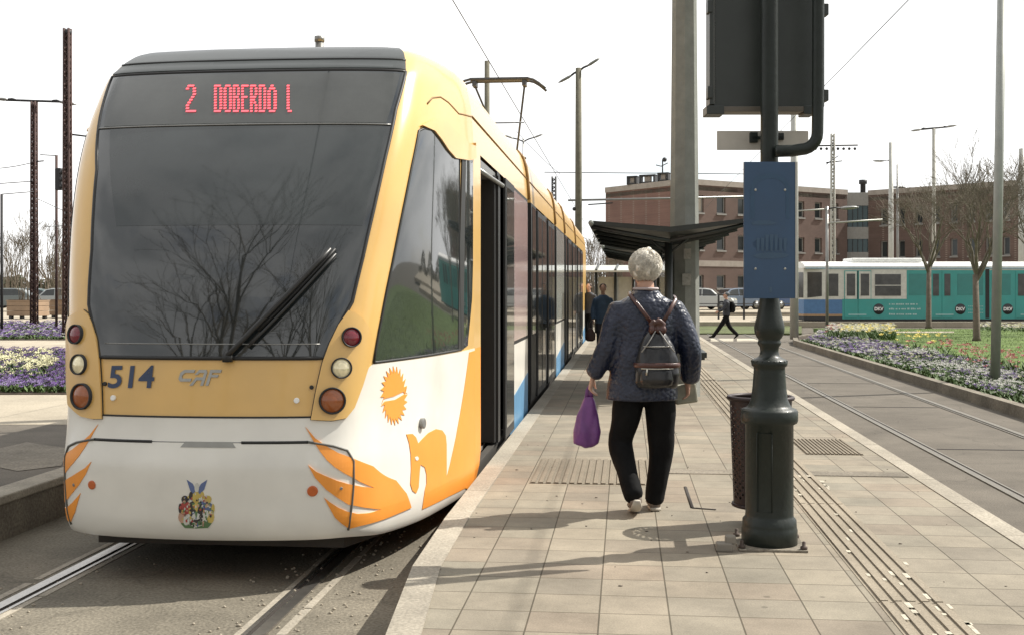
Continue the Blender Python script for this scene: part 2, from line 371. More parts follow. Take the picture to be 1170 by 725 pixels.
# right side: kerb, bed, lawn, far pavement
struct('bed_kerb', strip_along([(5.5, -6), (5.5, 38.0), (5.9, 41), (7.2, 44.5)], .16, -.02, .17, step=1.0), m_concd)
g = MB(); g.add([(5.66, -6, .13), (8.6, -6, .13), (8.6, 46, .13), (7.3, 46, .13), (6.0, 41, .13), (5.66, 38, .13)], [(0, 1, 2, 3, 4, 5)]); struct('flowerbed_soil', g, m_soil)
g = MB(); g.box((8.15, -6, 0), (60, 50.5, .16)); struct('lawn', g, m_grass)
band(44, 45.4, 1018, 1090, .1, .166, 'lawn_path', m_pale)
band(46.5, 56, 740, 916, -.02, .05, 'grass_strip', ground_mat('dull_grass', (.085, .10, .04), .45, 50, .4, .8))
band(56, 150, 480, 1600, -.02, .25, 'far_pavement', m_pale)
g = MB(); q = CW(826, 41, 0); 
for k in range(2):
    a = CW(812+k*30, 40.2, .004); b = CW(838+k*30, 40.2, .004); c = CW(838+k*30, 42.5, .004); d = CW(812+k*30, 42.5, .004); g.add([a, b, c, d], [(0, 1, 2, 3)])
struct('crossing_marks', g, m_scuff)

# ------------------------------------------------------------------ flowers and grass
m_leaf = mat('bed_leaves', (.07, .12, .03), .7, var=.4, scale=3)
FC = {'purple': mat('purple_petals', (.12, .06, .22), .7, var=.35, scale=9), 'white': mat('white_petals', (.42, .41, .38), .7),
      'dark': mat('dark_violet_petals', (.055, .025, .09), .7, var=.3), 'red': mat('red_petals', (.26, .015, .03), .6), 'yellow': mat('yellow_petals', (.65, .52, .08), .6),
      'cream': mat('cream_petals', (.50, .48, .30), .7), 'lilac': mat('lilac_petals', (.20, .15, .29), .7)}
FK = list(FC)
def flower(g, x, y, z, r, h, mi):
    # stem, leaves and a cupped five-petal bloom
    tx, ty = random.uniform(-.25, .25), random.uniform(-.25, .25); n = 5; a0 = random.uniform(0, 6)
    c = Vector((x+tx*h, y+ty*h, z+h)); nrm = Vector((tx, ty-.5*random.random(), 1)).normalized(); u = nrm.orthogonal().normalized(); w = nrm.cross(u)
    vs = [c-nrm*r*.35]; fs = []
    for k in range(n):
        for dd, rr in ((-.28, .85), (0, 1.1), (.28, .85)):
            t = a0+2*math.pi*(k+dd)/n; vs.append(c+(u*math.cos(t)+w*math.sin(t))*r*rr+nrm*r*.15)
        b = 1+3*k; fs += [(0, b, b+1), (0, b+1, b+2)]
    g.add(vs, fs, mi)
    return c
def leaves(g, x, y, z, h, n, mi=0, w=.02):
    for k in range(n):
        t = random.uniform(0, 6.28); l = h*random.uniform(.6, 1.1); o = Vector((x+random.uniform(-.05, .05), y+random.uniform(-.05, .05), z))
        d = Vector((math.cos(t)*.6, math.sin(t)*.6, random.uniform(.4, 1))).normalized(); s_ = Vector((-math.sin(t), math.cos(t), 0))
        g.add([o, o+d*l*.5+s_*w, o+d*l, o+d*l*.5-s_*w], [(0, 1, 2, 3)], mi)
def patchy(x, y, s, o): return noise.noise(Vector((x*s+o, y*s, o)))
g = MB()
for i in range(11500):
    y = 12+34*random.random()**1.25; x = random.uniform(5.72, 8.3)
    if y > 38 and x < 5.9+(y-38)*.22: continue
    if x-5.7 > 2.2+.5*patchy(x, y, .4, 2): continue
    far = y > 27; a = patchy(x, y, .55, 0); b = patchy(x, y, .9, 7); r = random.uniform(.022, .04) if not far else random.uniform(.034, .05); h = random.uniform(.07, .14)
    if random.random() < .5:
        leaves(g, x, y, .13, .13, 4, 0, .022)
    if random.random() > (.50 if a > -.25 else .28)*(.6+.9*(b > 0)): continue
    if a > .22: k = 'white'
    elif a > .0: k = random.choice(('purple', 'white', 'lilac', 'dark', 'white'))
    elif a > -.25: k = random.choice(('purple', 'dark', 'lilac', 'white', 'dark'))
    else: k = random.choice(('dark', 'purple', 'cream'))
    if x > 7.1 and b > .05 and y < 17: k = random.choice(('cream', 'white', 'cream'))
    flower(g, x, y, .13, r, h, 1+FK.index(k))
for i in range(5200):                                   # low leafy carpet
    y = 12+34*random.random()**1.2; x = random.uniform(5.72, 8.1)
    if y > 38 and x < 5.9+(y-38)*.22: continue
    leaves(g, x, y, .13, .12, 4, 0, .026)
for cx_, cy_, n_, k_, h_ in ((7.8, 28.0, 20, 'red', .42), (7.9, 25.6, 22, 'red', .4), (8.0, 23.2, 12, 'red', .45), (7.3, 24, 8, 'red', .3), (7.7, 31.5, 16, 'yellow', .5)):
    for i in range(n_):
        x, y = random.gauss(cx_, .35), random.gauss(cy_, .8); c = flower(g, x, y, .13, .06, h_*random.uniform(.5, 1.15), 1+FK.index(k_)); flower(g, x, y, .13, .05, h_-.03, 1+FK.index(k_)); leaves(g, x, y, .13, h_*.7, 5, 0, .02)
for i in range(650):
    px = random.uniform(946, 1022); d = random.uniform(37.5, 44); p = CW(px, d, .13); k = random.choice(('cream', 'cream', 'white', 'yellow') if px > 962 else ('white', 'white', 'red', 'cream'))
    flower(g, p.x, p.y, .13, .055, random.uniform(.3, .42), 1+FK.index(k)); leaves(g, p.x, p.y, .13, .35, 3, 0, .02)
for i in range(260):
    px = random.uniform(1120, 1215); d = random.uniform(45, 48.5); p = CW(px, d, .13); flower(g, p.x, p.y, .16, .06, random.uniform(.15, .3), 1+FK.index(random.choice(('cream', 'white')))); leaves(g, p.x, p.y, .16, .2, 3, 0, .02)
single('flower_bed', g, [m_leaf]+[FC[k] for k in FK], 'flower bed of white and purple pansies with red tulips behind the kerb of the right track', 'flower bed', kind='stuff')
def left_bed(d0, d1, px0, px1, n, cols, label, tul=False):
    g = MB()
    for i in range(n):
        d = random.uniform(d0, d1); px = random.uniform(px0, px1); p = CW(px, d, .3)
        leaves(g, p.x, p.y, .31, .14, 2, 0, .025)
        if random.random() < .42: flower(g, p.x, p.y, .31, .04 if d < 30 else .055, random.uniform(.08, .16), 1+FK.index(random.choice(cols(px, d))))
    return single('flower_bed', g, [m_leaf]+[FC[k] for k in FK], label, 'flower bed', kind='stuff')
def c1(px, d):
    q = patchy(px*.02, d*.5, 1, 3)
    if d < 18: return ('lilac', 'lilac', 'dark', 'purple') if q > -.1 else ('purple', 'dark')
    if px < 52 and 18 < d < 23: return ('cream', 'dark', 'purple', 'dark')
    if d > 22.5: return ('dark', 'dark', 'purple')
    return ('purple', 'dark', 'dark')
left_bed(16.4, 27.2, -60, 96, 5200, c1, 'near flower bed of purple and white pansies left of the yellow tram')
left_bed(34.3, 51.5, -60, 90, 3600, lambda px, d: ('purple', 'dark', 'lilac', 'purple', 'white') , 'far strip of purple pansies in front of the wooden planters')
g = MB()
for i in range(90):
    px = random.uniform(-30, 50) if i < 70 else random.uniform(50, 62); p = CW(px, random.uniform(18, 21.5), .3); h = random.uniform(.25, .42)
    for q in range(2): flower(g, p.x, p.y, .3, .06, h-.02*q, 1)
    leaves(g, p.x, p.y, .3, h*.8, 5, 0, .018)
single('tulip_clump', g, [m_leaf, FC['cream']], 'pale yellow tulips standing in the near left pansy bed', 'tulips', kind='stuff')
m_blade = mat('grass_blades', (.10, .155, .035), .7, var=.45, scale=1.5)
g = MB()
for i in range(42000):
    y = 14+36*random.random()**1.1; x = random.uniform(8.0, 30)
    if abs(x/y) > .75: continue
    t = random.uniform(0, 6.28); h = random.uniform(.03, .08); w_ = .009
    g.add([(x-w_*math.cos(t), y-w_*math.sin(t), .15), (x+w_*math.cos(t), y+w_*math.sin(t), .15), (x+random.uniform(-.04, .04), y+random.uniform(-.04, .04), .15+h)], [(0, 1, 2)])
single('grass', g, m_blade, 'short green lawn grass behind the right flower bed', 'grass', kind='stuff')
# ------------------------------------------------------------------ the yellow tram
TX, TY = -2.55, 6.55; YN = 8.95            # centre line, nose tip, end of the nose
def interp(tab, x):
    if x <= tab[0][0]: return tab[0][1]
    for (a, p), (b, q) in zip(tab[:-1], tab[1:]):
        if x <= b:
            t = (x-a)/(b-a); return p+(q-p)*t
    return tab[-1][1]
def smooth_tab(tab, n=200):
    xs = [a for a, _ in tab]; out = []
    def cr(p0, p1, p2, p3, t): return .5*((2*p1)+(-p0+p2)*t+(2*p0-5*p1+4*p2-p3)*t*t+(-p0+3*p1-3*p2+p3)*t**3)
    for i in range(len(tab)-1):
        p0 = tab[max(0, i-1)]; p1 = tab[i]; p2 = tab[i+1]; p3 = tab[min(len(tab)-1, i+2)]
        for k in range(12):
            t = k/12; out.append((p1[0]+(p2[0]-p1[0])*t, cr(p0[1], p1[1], p2[1], p3[1], t)))
    out.append(tab[-1]); return out
FZ = smooth_tab([(.27, .095), (.31, .055), (.40, .022), (.55, .008), (.68, .0), (.74, .002), (.80, .014), (.88, .032), (.96, .045), (1.05, .054), (1.15, .062)])
FZ += [(1.2+.05*k, .067+.11*(.05*k)+.172*(.05*k)**2) for k in range(43)]
FZ += smooth_tab([(3.35, 1.14), (3.42, 1.24), (3.5, 1.40), (3.55, 1.6)])
WZ = smooth_tab([(.27, 1.32), (.31, 1.345), (.45, 1.36), (1.0, 1.36), (2.2, 1.36), (2.7, 1.36), (2.95, 1.355), (3.1, 1.345), (3.25, 1.33), (3.38, 1.30), (3.46, 1.26), (3.52, 1.18), (3.55, 1.05)])
PA = [(0, 0), (.28, .012), (.54, .045), (.74, .10), (.88, .19), (.97, .33), (1.045, .55), (1.165, 1.0), (1.26, 1.5), (1.33, 2.0), (1.36, 2.4)]
PB = [(0, 0), (.31, .005), (.60, .018), (.85, .045), (1.02, .085), (1.12, .16), (1.19, .30), (1.25, .52), (1.30, .80), (1.34, 1.08), (1.36, 1.35)]
def cr1(P, t):
    i = min(len(P)-2, int(t)); f = t-i
    p0 = P[i-1] if i > 0 else (-P[1][0], P[1][1]); p1 = P[i]; p2 = P[i+1]; p3 = P[min(len(P)-1, i+2)]
    return tuple(.5*((2*b)+(-a+c)*f+(2*a-5*b+4*c-d)*f*f+(-a+3*b-3*c+d)*f**3) for a, b, c, d in zip(p0, p1, p2, p3))
def S(u, z):
    t = abs(u)*(len(PA)-1); a = cr1(PA, t); b = cr1(PB, t)
    k = min(1, max(0, (z-1.0)/2.0)); k = k*k*(3-2*k)
    W = interp(WZ, z); f = interp(FZ, z); Ln = YN-TY-f
    dx = (a[0]*(1-k)+b[0]*k)*W/1.36
    s = a[1]/2.4*Ln*(1-k)+b[1]/1.35*Ln*k
    q = min(1, max(0, (abs(u)-.35)/.4)); q = q*q*(3-2*q)
    return Vector((TX+(dx if u >= 0 else -dx), TY+f+s, z-.07*q*max(0, (.75-z)/.465)))
def SN(u, z):
    e = .004; a = S(u+e, z)-S(u-e, z); b = S(u, z+e)-S(u, z-e); n = a.cross(b)
    n = n.normalized(); return n if n.y < 0 or (u*n.x > 0) else -n
def nose_grid(nu=200, z0=.285, z1=3.55, nz=84, dx=0):
    vs = []; fs = []; zz = [z0+(z1-z0)*i/nz for i in range(nz+1)]
    for z in zz:
        for i in range(nu+1): vs.append(S(-1+2*i/nu, z))
    for j in range(nz):
        for i in range(nu):
            a = j*(nu+1)+i; fs.append((a, a+1, a+nu+2, a+nu+1))
    return vs, fs
nv, nf = nose_grid()
BV = BVHTree.FromPolygons([tuple(v) for v in nv], nf)
def uz(px, py):
    d = Vector((-SP, CP, 0))+Vector((CP, SP, 0))*((px-CX)/F)+Vector((0, 0, (HY-py)/F))
    k = (TX+1.36)/d.x
    if px > 500 and d.x < 0 and k*d.y > YN-.01: return (.999, CAMZ+k*d.z)
    d = Vector((-SP, CP, 0))+Vector((CP, SP, 0))*((px-CX)/F)+Vector((0, 0, (HY-py)/F)); d.normalize()
    h, n_, i, ds = BV.ray_cast(Vector((0, 0, CAMZ)), d)
    if h is None:                                          # just off the silhouette: nearest point
        q = Vector((0, 0, CAMZ))+d*7.6; h, n_, i, ds = BV.find_nearest(q)
    z = h.z; best = min(((S(-1+k/60, z)-h).length, -1+k/60) for k in range(121)); u = best[1]; st = 1/120
    for _ in range(12):
        for c in (u-st, u+st):
            if -1 <= c <= 1 and (S(c, z)-h).length < (S(u, z)-h).length: u = c
        st *= .6
        z += (h.z-S(u, z).z)
    return (u, max(.287, z))
def u_at(dx, z):
    lo, hi = 0, 1
    for _ in range(30):
        m = (lo+hi)/2
        if S(m, z).x-TX < abs(dx): lo = m
        else: hi = m
    return lo if dx >= 0 else -lo
def patch(poly, off=.004, mirror=False, mb=None, mi=0, th=.0, step=(.0125, .03), fn=None):
    """fill polygon given in (u,z), cut finely, drape on the nose; edge turned in for thickness"""
    mb = mb or MB()
    if mirror: poly = [(-u, z) for u, z in poly]
    bm = bmesh.new(); tri = tessellate_polygon([[Vector((u, z, 0)) for u, z in poly]])
    vv = [bm.verts.new((u, z, 0)) for u, z in poly]
    for t in tri:
        try: bm.faces.new([vv[i] for i in t])
        except ValueError: pass
    us = [p[0] for p in poly]; zs = [p[1] for p in poly]
    u = math.floor(min(us)/step[0])*step[0]
    while u < max(us):
        bmesh.ops.bisect_plane(bm, geom=bm.verts[:]+bm.edges[:]+bm.faces[:], plane_co=(u, 0, 0), plane_no=(1, 0, 0)); u += step[0]
    z = math.floor(min(zs)/step[1])*step[1]
    while z < max(zs):
        bmesh.ops.bisect_plane(bm, geom=bm.verts[:]+bm.edges[:]+bm.faces[:], plane_co=(0, z, 0), plane_no=(0, 1, 0)); z += step[1]
    bm.verts.index_update()
    P = [(v.co.x, v.co.y) for v in bm.verts]; fs = [[v.index for v in f.verts] for f in bm.faces]
    be = [tuple(v.index for v in e.verts) for e in bm.edges if len(e.link_faces) == 1]; bm.free()
    sn = fn or (lambda u, z: (S(u, z), SN(u, z)))
    top = []; bot = []
    for u, z in P:
        p, n_ = sn(u, z); top.append(p+n_*off); bot.append(p-n_*.012)
    N = len(top); mb.add(top+bot, fs+[(a, b, b+N, a+N) for a, b in be], mi, False)
    return mb
def pxs(lst): return [uz(x, y) for x, y in lst]
def flatten_smooth(ob, ang=35):
    for p in ob.data.polygons: p.use_smooth = True
    bm = bmesh.new(); bm.from_mesh(ob.data)
    for e in bm.edges:
        if len(e.link_faces) == 2 and e.calc_face_angle(0) > R(ang): e.smooth = False
        elif len(e.link_faces) != 2: e.smooth = False
    bm.to_mesh(ob.data); bm.free(); return ob

m_yel = mat('yellow_paint', (.70, .44, .145), .28, 0, .03, 2, coat=.35, dirt=.16)
m_wht = mat('white_paint', (.74, .72, .66), .3, 0, .03, 2, coat=.3, dirt=.22)
m_org = mat('orange_film', (.80, .30, .045), .4, 0, .04, 5)
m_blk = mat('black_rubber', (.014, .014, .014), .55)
m_roofd = mat('dark_roof_fairing', (.020, .025, .024), .38, coat=.15)
m_glass = mat('dark_tinted_glass', (.016, .020, .021), .03, 0, .3, 3, spec=1.0, coat=.35)
m_glass2 = mat('side_window_glass', (.03, .034, .034), .05, 0, .3, 3, spec=.8)
m_under = mat('undercarriage', (.035, .032, .028), .8, dirt=.3)
m_blue = mat('blue_film', (.10, .24, .40), .4)
m_gunm = mat('grey_metal', (.25, .25, .24), .4, .6)
m_navy = mat('navy_lettering', (.035, .055, .11), .5)
m_steel = mat('brushed_letters', (.36, .36, .34), .35, .6)
m_red = mat('red_lens', (.17, .008, .02), .15, coat=.8)
m_amb = mat('amber_lens', (.30, .08, .015), .2, coat=.8)
m_clear = mat('headlamp_lens', (.55, .50, .34), .12, .5, .35, 30, coat=1, emit=(1, .85, .5), estr=.12)
m_led = mat('led_dots', (.5, .05, .06), .5, emit=(1, .10, .13), estr=1.3)
m_cream = mat('saloon_panel', (.5, .44, .42), .5)
m_white2 = mat('white_gloss', (.85, .85, .82), .3)
m_panel_in = mat('display_box', (.05, .053, .05), .12, 0, .15, 4, coat=.5)

T = thing('tram', 'yellow and white tram numbered 514 with an open front door standing at the platform', 'tram', (TX, TY, 0))
g = MB(); g.add(nv, nf, 0, True)
body = part('body', g, m_yel, T)
# windscreen (symmetric about the centre line: the left half mirrors the traced right one)
wr = pxs([(463, 82), (452, 125), (440, 180), (427, 238), (414, 295), (402, 345), (387, 372), (377, 392), (370, 408)])
zt = uz(300, 82)[1]; zb = uz(250, 409)[1]
ws = [(u, z) for u, z in wr]
ws = [(ws[0][0], zt)]+ws[1:-1]+[(ws[-1][0], zb)]
wl_ = pxs([(129, 84), (111.5, 195), (108, 238), (106, 286), (103, 330), (102.5, 348), (106, 366), (111, 392), (114, 407)])
wl_ = [(-ws[0][0]+.012, zt)]+wl_[1:-1]+[(wl_[-1][0], zb)]
wpoly = ws+wl_[::-1]
flatten_smooth(part('windscreen', patch(wpoly, .008), m_glass, T))
# black edge seal round it
def line_on(pts, r, mb=None, off=.008, n=6, flat=1.0, mi=0):
    mb = mb or MB(); q = []
    for (a, b) in zip(pts[:-1], pts[1:]):
        k = max(1, int(max(abs(a[0]-b[0])/.02, abs(a[1]-b[1])/.06)))
        for i in range(k): t = i/k; q.append((a[0]+(b[0]-a[0])*t, a[1]+(b[1]-a[1])*t))
    q.append(pts[-1])
    mb.tube([S(u, z)+SN(u, z)*off for u, z in q], r, n, mi); return mb
seal = line_on(wpoly+[wpoly[0]], .013, None, .004)
part('windscreen_seal', seal, m_blk, T)
# dark roof fairing above the windscreen
u0 = ws[0][0]; uL = -wl_[0][0]
fair = [(u0, zt+.012), (u0-.01, 3.40), (u0-.02, 3.55), (-uL+.02, 3.55), (-uL+.01, 3.40), (-uL, zt+.012)]
flatten_smooth(part('front_fairing', patch(fair, .014), m_roofd, T))
g = line_on([(-uL+.005, zt+.095), (u0-.005, zt+.095)], .008, None, .012); part('fairing_seam', g, m_blk, T)
# destination display behind the upper glass
zc0 = uz(270, 142)[1]; zc1 = uz(270, 86)[1]
WS = sorted([(z, u) for u, z in ws]); E = lambda z: interp(WS, z)
UE = E(zc0)-.01
WL = sorted([(z, -u) for u, z in wl_]); EL = lambda z: interp(WL, z)
disp = part('destination_display', patch([(-EL(zc0)+.03, zc0), (E(zc0)-.03, zc0), (E(zc1)-.03, zc1), (-EL(zc1)+.03, zc1)], .0105), m_panel_in, T)
zs1 = uz(250, 258)[1]
flatten_smooth(part('sun_blind', patch([(-EL(zs1)+.08, zs1), (E(zs1)-.03, zs1), (E(zc0)-.03, zc0-.02), (-EL(zc0)+.06, zc0-.02)], .0095), mat('sun_blind_glass', (.028, .034, .035), .05, 0, .2, 3, spec=.85), T))
zd = uz(250, 393)[1]; part('dashboard_edge', line_on([(-EL(zd)+.03, zd), (E(zd)-.03, zd)], .0035, None, .0085), m_gunm, T)
part('display_frame', line_on([(-EL(zc0)+.01, zc0-.012), (UE, zc0-.012)], .006, None, .012), m_gunm, T)
FONT = {'2': ["01110", "10001", "00001", "00001", "00010", "00100", "01000", "10000", "10000", "11111"],
 'D': ["11110", "10001", "10001", "10001", "10001", "10001", "10001", "10001", "10001", "11110"],
 'O': ["01110", "10001", "10001", "10001", "10001", "10001", "10001", "10001", "10001", "01110"],
 'B': ["11110", "10001", "10001", "10001", "11110", "10001", "10001", "10001", "10001", "11110"],
 'E': ["11111", "10000", "10000", "10000", "11110", "10000", "10000", "10000", "10000", "11111"],
 'R': ["11110", "10001", "10001", "10001", "11110", "10100", "10010", "10001", "10001", "10001"],
 'Q': ["00100", "01110", "10001", "10001", "10001", "10001", "10001", "10001", "10001", "01110"],
 'l': ["100", "100", "100", "100", "100", "100", "100", "100", "100", "011"]}
g = MB()
for ch, x0, x1 in (('2', 213, 225), ('D', 245, 255), ('O', 256, 266), ('B', 266.5, 275), ('E', 276, 285), ('R', 286, 295), ('D', 296, 305), ('Q', 306, 317), ('l', 328, 334)):
    rows = FONT[ch]; w_ = len(rows[0])
    for j, row in enumerate(rows):
        for i, b in enumerate(row):
            if b != '1': continue
            px = x0+1.1+(x1-x0-2.2)*(i+.5)/w_; py = 98.5+32*(j+.5)/10; u, z = uz(px, py); p = S(u, z); nn = SN(u, z); hw = (x1-x0)/w_*.0046; hh = .0078
            t = Vector((1, 0, 0)); t = (t-nn*t.dot(nn)).normalized(); b2 = nn.cross(t); c = p+nn*.0155
            g.add([c-t*hw-b2*hh, c+t*hw-b2*hh, c+t*hw+b2*hh, c-t*hw+b2*hh], [(0, 1, 2, 3)])
part('led_text', g, m_led, disp)
# white skirt and side panel (front and right side, mirrored on the left)
zs = uz(250, 477)[1]                                         # top of the white on the front
wp = pxs([(355, 479), (378, 481), (394, 478), (403, 467), (410, 448), (419, 422), (426, 410)])
zbelt = 1.325
wpl = pxs([(118, 478), (108, 478), (95, 475), (85, 466)])
halfL = [(wpl[0][0], zs)]+wpl[1:]+[(-u, z) for u, z in wp[4:-1]]+[(-wp[-1][0], 1.325), (-1.0, 1.325), (-1.0, .287)]
half = [(wp[0][0], zs)]+wp[1:-1]+[(wp[-1][0], zbelt), (1.0, zbelt), (1.0, .287)]
wpol = half+halfL[::-1]
sk = flatten_smooth(part('lower_panel', patch(wpol, .006), m_wht, T))
part('panel_seam', line_on([(-wp[0][0]-.01, zs+.004), (wp[0][0]+.01, zs+.004)], .006, None, .006), m_blk, T)
# bumper cover outline
zg = uz(250, 505)[1]
bp_ = pxs([(352, 507), (380, 509), (396, 514), (403, 526), (403, 550), (401, 575), (397, 604)])
bp_[0] = (bp_[0][0], zg)
for mir in (1, -1):
    part('bumper_gap', line_on([(mir*u, z) for u, z in [(bp_[0][0]-.16, zg)]+bp_[:1]], .010, None, .003), m_blk, T)
    part('bumper_seam', line_on([(mir*u, z) for u, z in bp_], .0075, None, .010), mat('seam_grey', (.10, .10, .09), .6), T)
part('bumper_seam', line_on([(-bp_[0][0]+.16, zg), (bp_[0][0]-.16, zg)], .004, None, .004), m_gunm, T)
u1, _ = uz(238, 510); part('tow_cover', patch([(u1-.06, zg-.03), (u1+.06, zg-.03), (u1+.05, zg+.004), (u1-.05, zg+.004)], .009), mat('grey_plastic', (.3, .3, .28), .6), T)
# light pods
pod = pxs([(397, 355), (405, 358), (413, 364), (421, 376), (424, 392), (420, 414), (412, 440), (403, 465), (394, 477), (378, 480), (355, 479), (360, 450), (368, 414), (376, 392), (386, 371)])
podL = pxs([(97, 354), (103, 359), (107, 368), (112, 387), (115, 408), (117, 440), (118, 478), (108, 478), (95, 475), (85, 466)])+[(-u, z) for u, z in pod[7:1:-1]]
lamps = [('brake_lamp', (400, 385), .053, m_red), ('headlamp', (389, 420), .055, m_clear), ('indicator_lamp', (379, 457), .070, m_amb)]
for mir in (1, -1):
    P = pod if mir > 0 else podL
    pd = flatten_smooth(part('light_pod', patch(P, .022), m_yel, T))
    part('pod_seam', line_on(P+[P[0]], .0045, None, .004), m_blk, pd)
    for nm, (px, py), r, mt in lamps:
        u, z = uz(*((px, py) if mir > 0 else {385: (91, 382), 420: (94.5, 416), 457: (97.5, 452)}[py])); p = S(u, z); n_ = (SN(u, z)+Vector((0, -.25, 0))).normalized(); t = Vector((0, 0, 1)); t = (t-n_*n_.z).normalized(); s_ = n_.cross(t)
        g = MB(); vs = []; rings = [(r*1.16, -.01), (r*1.16, .046), (r*1.02, .044), (r*.98, .026)]
        for rr, h in rings:
            for k in range(28): a = 2*math.pi*k/28; vs.append(p+n_*h+(s_*math.cos(a)+t*math.sin(a))*rr)
        g.add(vs, [(i*28+k, i*28+(k+1) % 28, (i+1)*28+(k+1) % 28, (i+1)*28+k) for i in range(3) for k in range(28)], 0, True)
        bz = part('lamp_bezel', g, m_blk, pd)
        g = MB(); vs = [p+n_*.048]; 
        for rr, h in ((r*.35, .047), (r*.7, .043), (r*.99, .034)):
            for k in range(28): a = 2*math.pi*k/28; vs.append(p+n_*h+(s_*math.cos(a)+t*math.sin(a))*rr)
        g.add(vs, [(0, 1+k, 1+(k+1) % 28) for k in range(28)]+[(1+i*28+k, 1+i*28+(k+1) % 28, 1+(i+1)*28+(k+1) % 28, 1+(i+1)*28+k) for i in range(2) for k in range(28)], 0, True)
        part(nm, g, mt, pd)
# small studs, reflectors
def disc(px, py, r, mt, nm, off=.012, mirror=False):
    u, z = uz(px, py); u = -u if mirror else u
    p = S(u, z); n_ = SN(u, z); t = Vector((0, 0, 1)); t = (t-n_*n_.z).normalized(); s_ = n_.cross(t); g = MB(); N = 18
    vs = [p+n_*h+(s_*math.cos(2*math.pi*k/N)+t*math.sin(2*math.pi*k/N))*rr for rr, h in ((r, 0), (r, off), (r*.8, off+.003)) for k in range(N)]
    g.add(vs, [(i*N+k, i*N+(k+1) % N, (i+1)*N+(k+1) % N, (i+1)*N+k) for i in range(2) for k in range(N)]+[tuple(range(2*N, 3*N))]); return part(nm, g, mt, T)
disc(357, 560, .032, mat('orange_reflector', (.50, .12, .03), .3), 'reflector'); disc(106, 553, .027, MATS['orange_reflector'], 'reflector')
disc(389, 557, .010, m_gunm, 'bolt'); disc(86, 553, .010, m_gunm, 'bolt')
disc(130, 454, .017, m_white2, 'bolt_cap'); disc(339, 457, .017, m_white2, 'bolt_cap')
disc(120.5, 438, .013, m_blk, 'bolt'); disc(356, 442, .013, m_blk, 'bolt')
disc(480, 483, .036, m_gunm, 'side_camera', .03)
# lettering
def lettering(txt, px0, px1, py0, py1, mt, nm, bold=.0, shear=0., off=.006):
    vs, fs = text_mesh(txt, 1, 1.0, bold, shear)
    x0 = min(v.x for v in vs); x1 = max(v.x for v in vs); y0 = min(v.y for v in vs); y1 = max(v.y for v in vs); out = []
    c = {}
    for v in vs:
        px = px0+(px1-px0)*(v.x-x0)/(x1-x0); py = py1+(py0-py1)*(v.y-y0)/(y1-y0); u, z = uz(px, py); out.append(S(u, z)+SN(u, z)*off)
    g = MB(); g.add(out, fs); return part(nm, g, mt, T)
lettering('514', 123.5, 177, 417, 443, m_navy, 'fleet_number', .022, .12)
# rail-builder's logo: three slanted double-line letters
g = MB()
def lg(poly): patch(pxs(poly), .007, False, g, 0, step=(.03, .1))
X0, X1, Y0, Y1 = 205, 251, 421, 440
def L_(x, y): return (X0+x*(X1-X0)/100+(.5-y/40)*6, Y0+y*(Y1-Y0)/40)
for poly in ([(8, 2), (34, 2), (34, 9), (12, 9), (7, 14), (7, 20), (10, 23), (32, 23), (32, 30), (6, 30), (0, 24), (0, 9)],
             [(44, 2), (62, 2), (66, 8), (66, 40), (59, 40), (59, 27), (46, 27), (40, 40), (32, 40), (42, 20), (59, 20), (59, 9), (48, 9), (44, 14), (37, 14)],
             [(72, 2), (100, 2), (100, 9), (79, 9), (79, 14), (96, 14), (96, 20), (79, 20), (79, 40), (72, 40)]):
    lg([L_(x, y) for x, y in poly])
part('maker_emblem', g, m_steel, T)
# orange firebird design on the white
feath = [[(349, 487), (360, 500), (372, 509), (386, 517), (402, 523), (425, 532), (451, 548), (463, 563), (468.5, 579), (440, 591), (408, 600), (398, 602.5), (390, 597), (382, 590), (376, 579), (370, 567.5), (377, 573), (386, 579), (396, 583.5), (407.5, 586), (421, 585), (434, 581), (415, 579), (397, 575.4), (384, 567), (372, 558), (360, 545), (352, 530.6), (361, 538), (372, 543), (384, 548), (397, 552), (412, 555), (426, 556.6), (409, 549), (393, 540), (382, 533), (373, 525), (366, 516), (359, 505)]]
bird = [(463, 495.5), (470, 495), (474, 499), (476.5, 506), (482, 500), (488, 494), (497, 489.5), (504, 491), (508, 497), (509, 507), (509, 524), (509, 545), (513, 530), (520, 498), (528, 452), (535, 402), (545, 398.5), (545, 420), (544.8, 470), (544, 520), (543.5, 548), (530, 557), (512, 566), (481, 581), (484, 560), (486, 552), (486, 541), (484, 533), (479, 530), (478, 540), (477, 556), (474, 563), (470, 560), (467.5, 552), (468.5, 535), (468, 518), (466, 505)]
bz_ = (1.0, 1.31)
gl = MB()
for poly in feath: patch(pxs(poly), .012, False, gl)
patch([(min(u, .999), min(z, 1.322)) for u, z in pxs(bird)], .010, False, gl)
nfire = part('firebird_design', gl, m_org, sk)
gl = MB()
for poly in feath: patch(pxs(poly), .010, True, gl)
part('firebird_design', gl, m_org, sk)
g = MB(); disc_e = pxs([(474.5+2*math.cos(a*.7), 523+2.4*math.sin(a*.7)) for a in range(9)]); patch(disc_e, .013, False, g); part('bird_eye', g, m_wht, sk)
def sun_half(a0, a1, n, cx, cy):
    p = []
    for i in range(n*2+1):
        t = a0+(a1-a0)*i/(n*2); rr = 1.0 if i % 2 == 0 else .74; tt = t+(.10 if i % 2 == 0 else 0)
        p.append((cx+15.5*rr*math.cos(tt), cy-32*rr*math.sin(tt)))
    return p
g = MB(); patch(pxs(sun_half(R(-4), R(196), 13, 449, 449.5)+[(437, 455), (449, 452), (459, 447)]), .010, False, g)
patch(pxs(sun_half(R(192), R(376), 12, 449, 453.5)+[(462, 449), (450, 456), (438, 458)]), .010, False, g)
part('sun_design', g, m_org, sk)
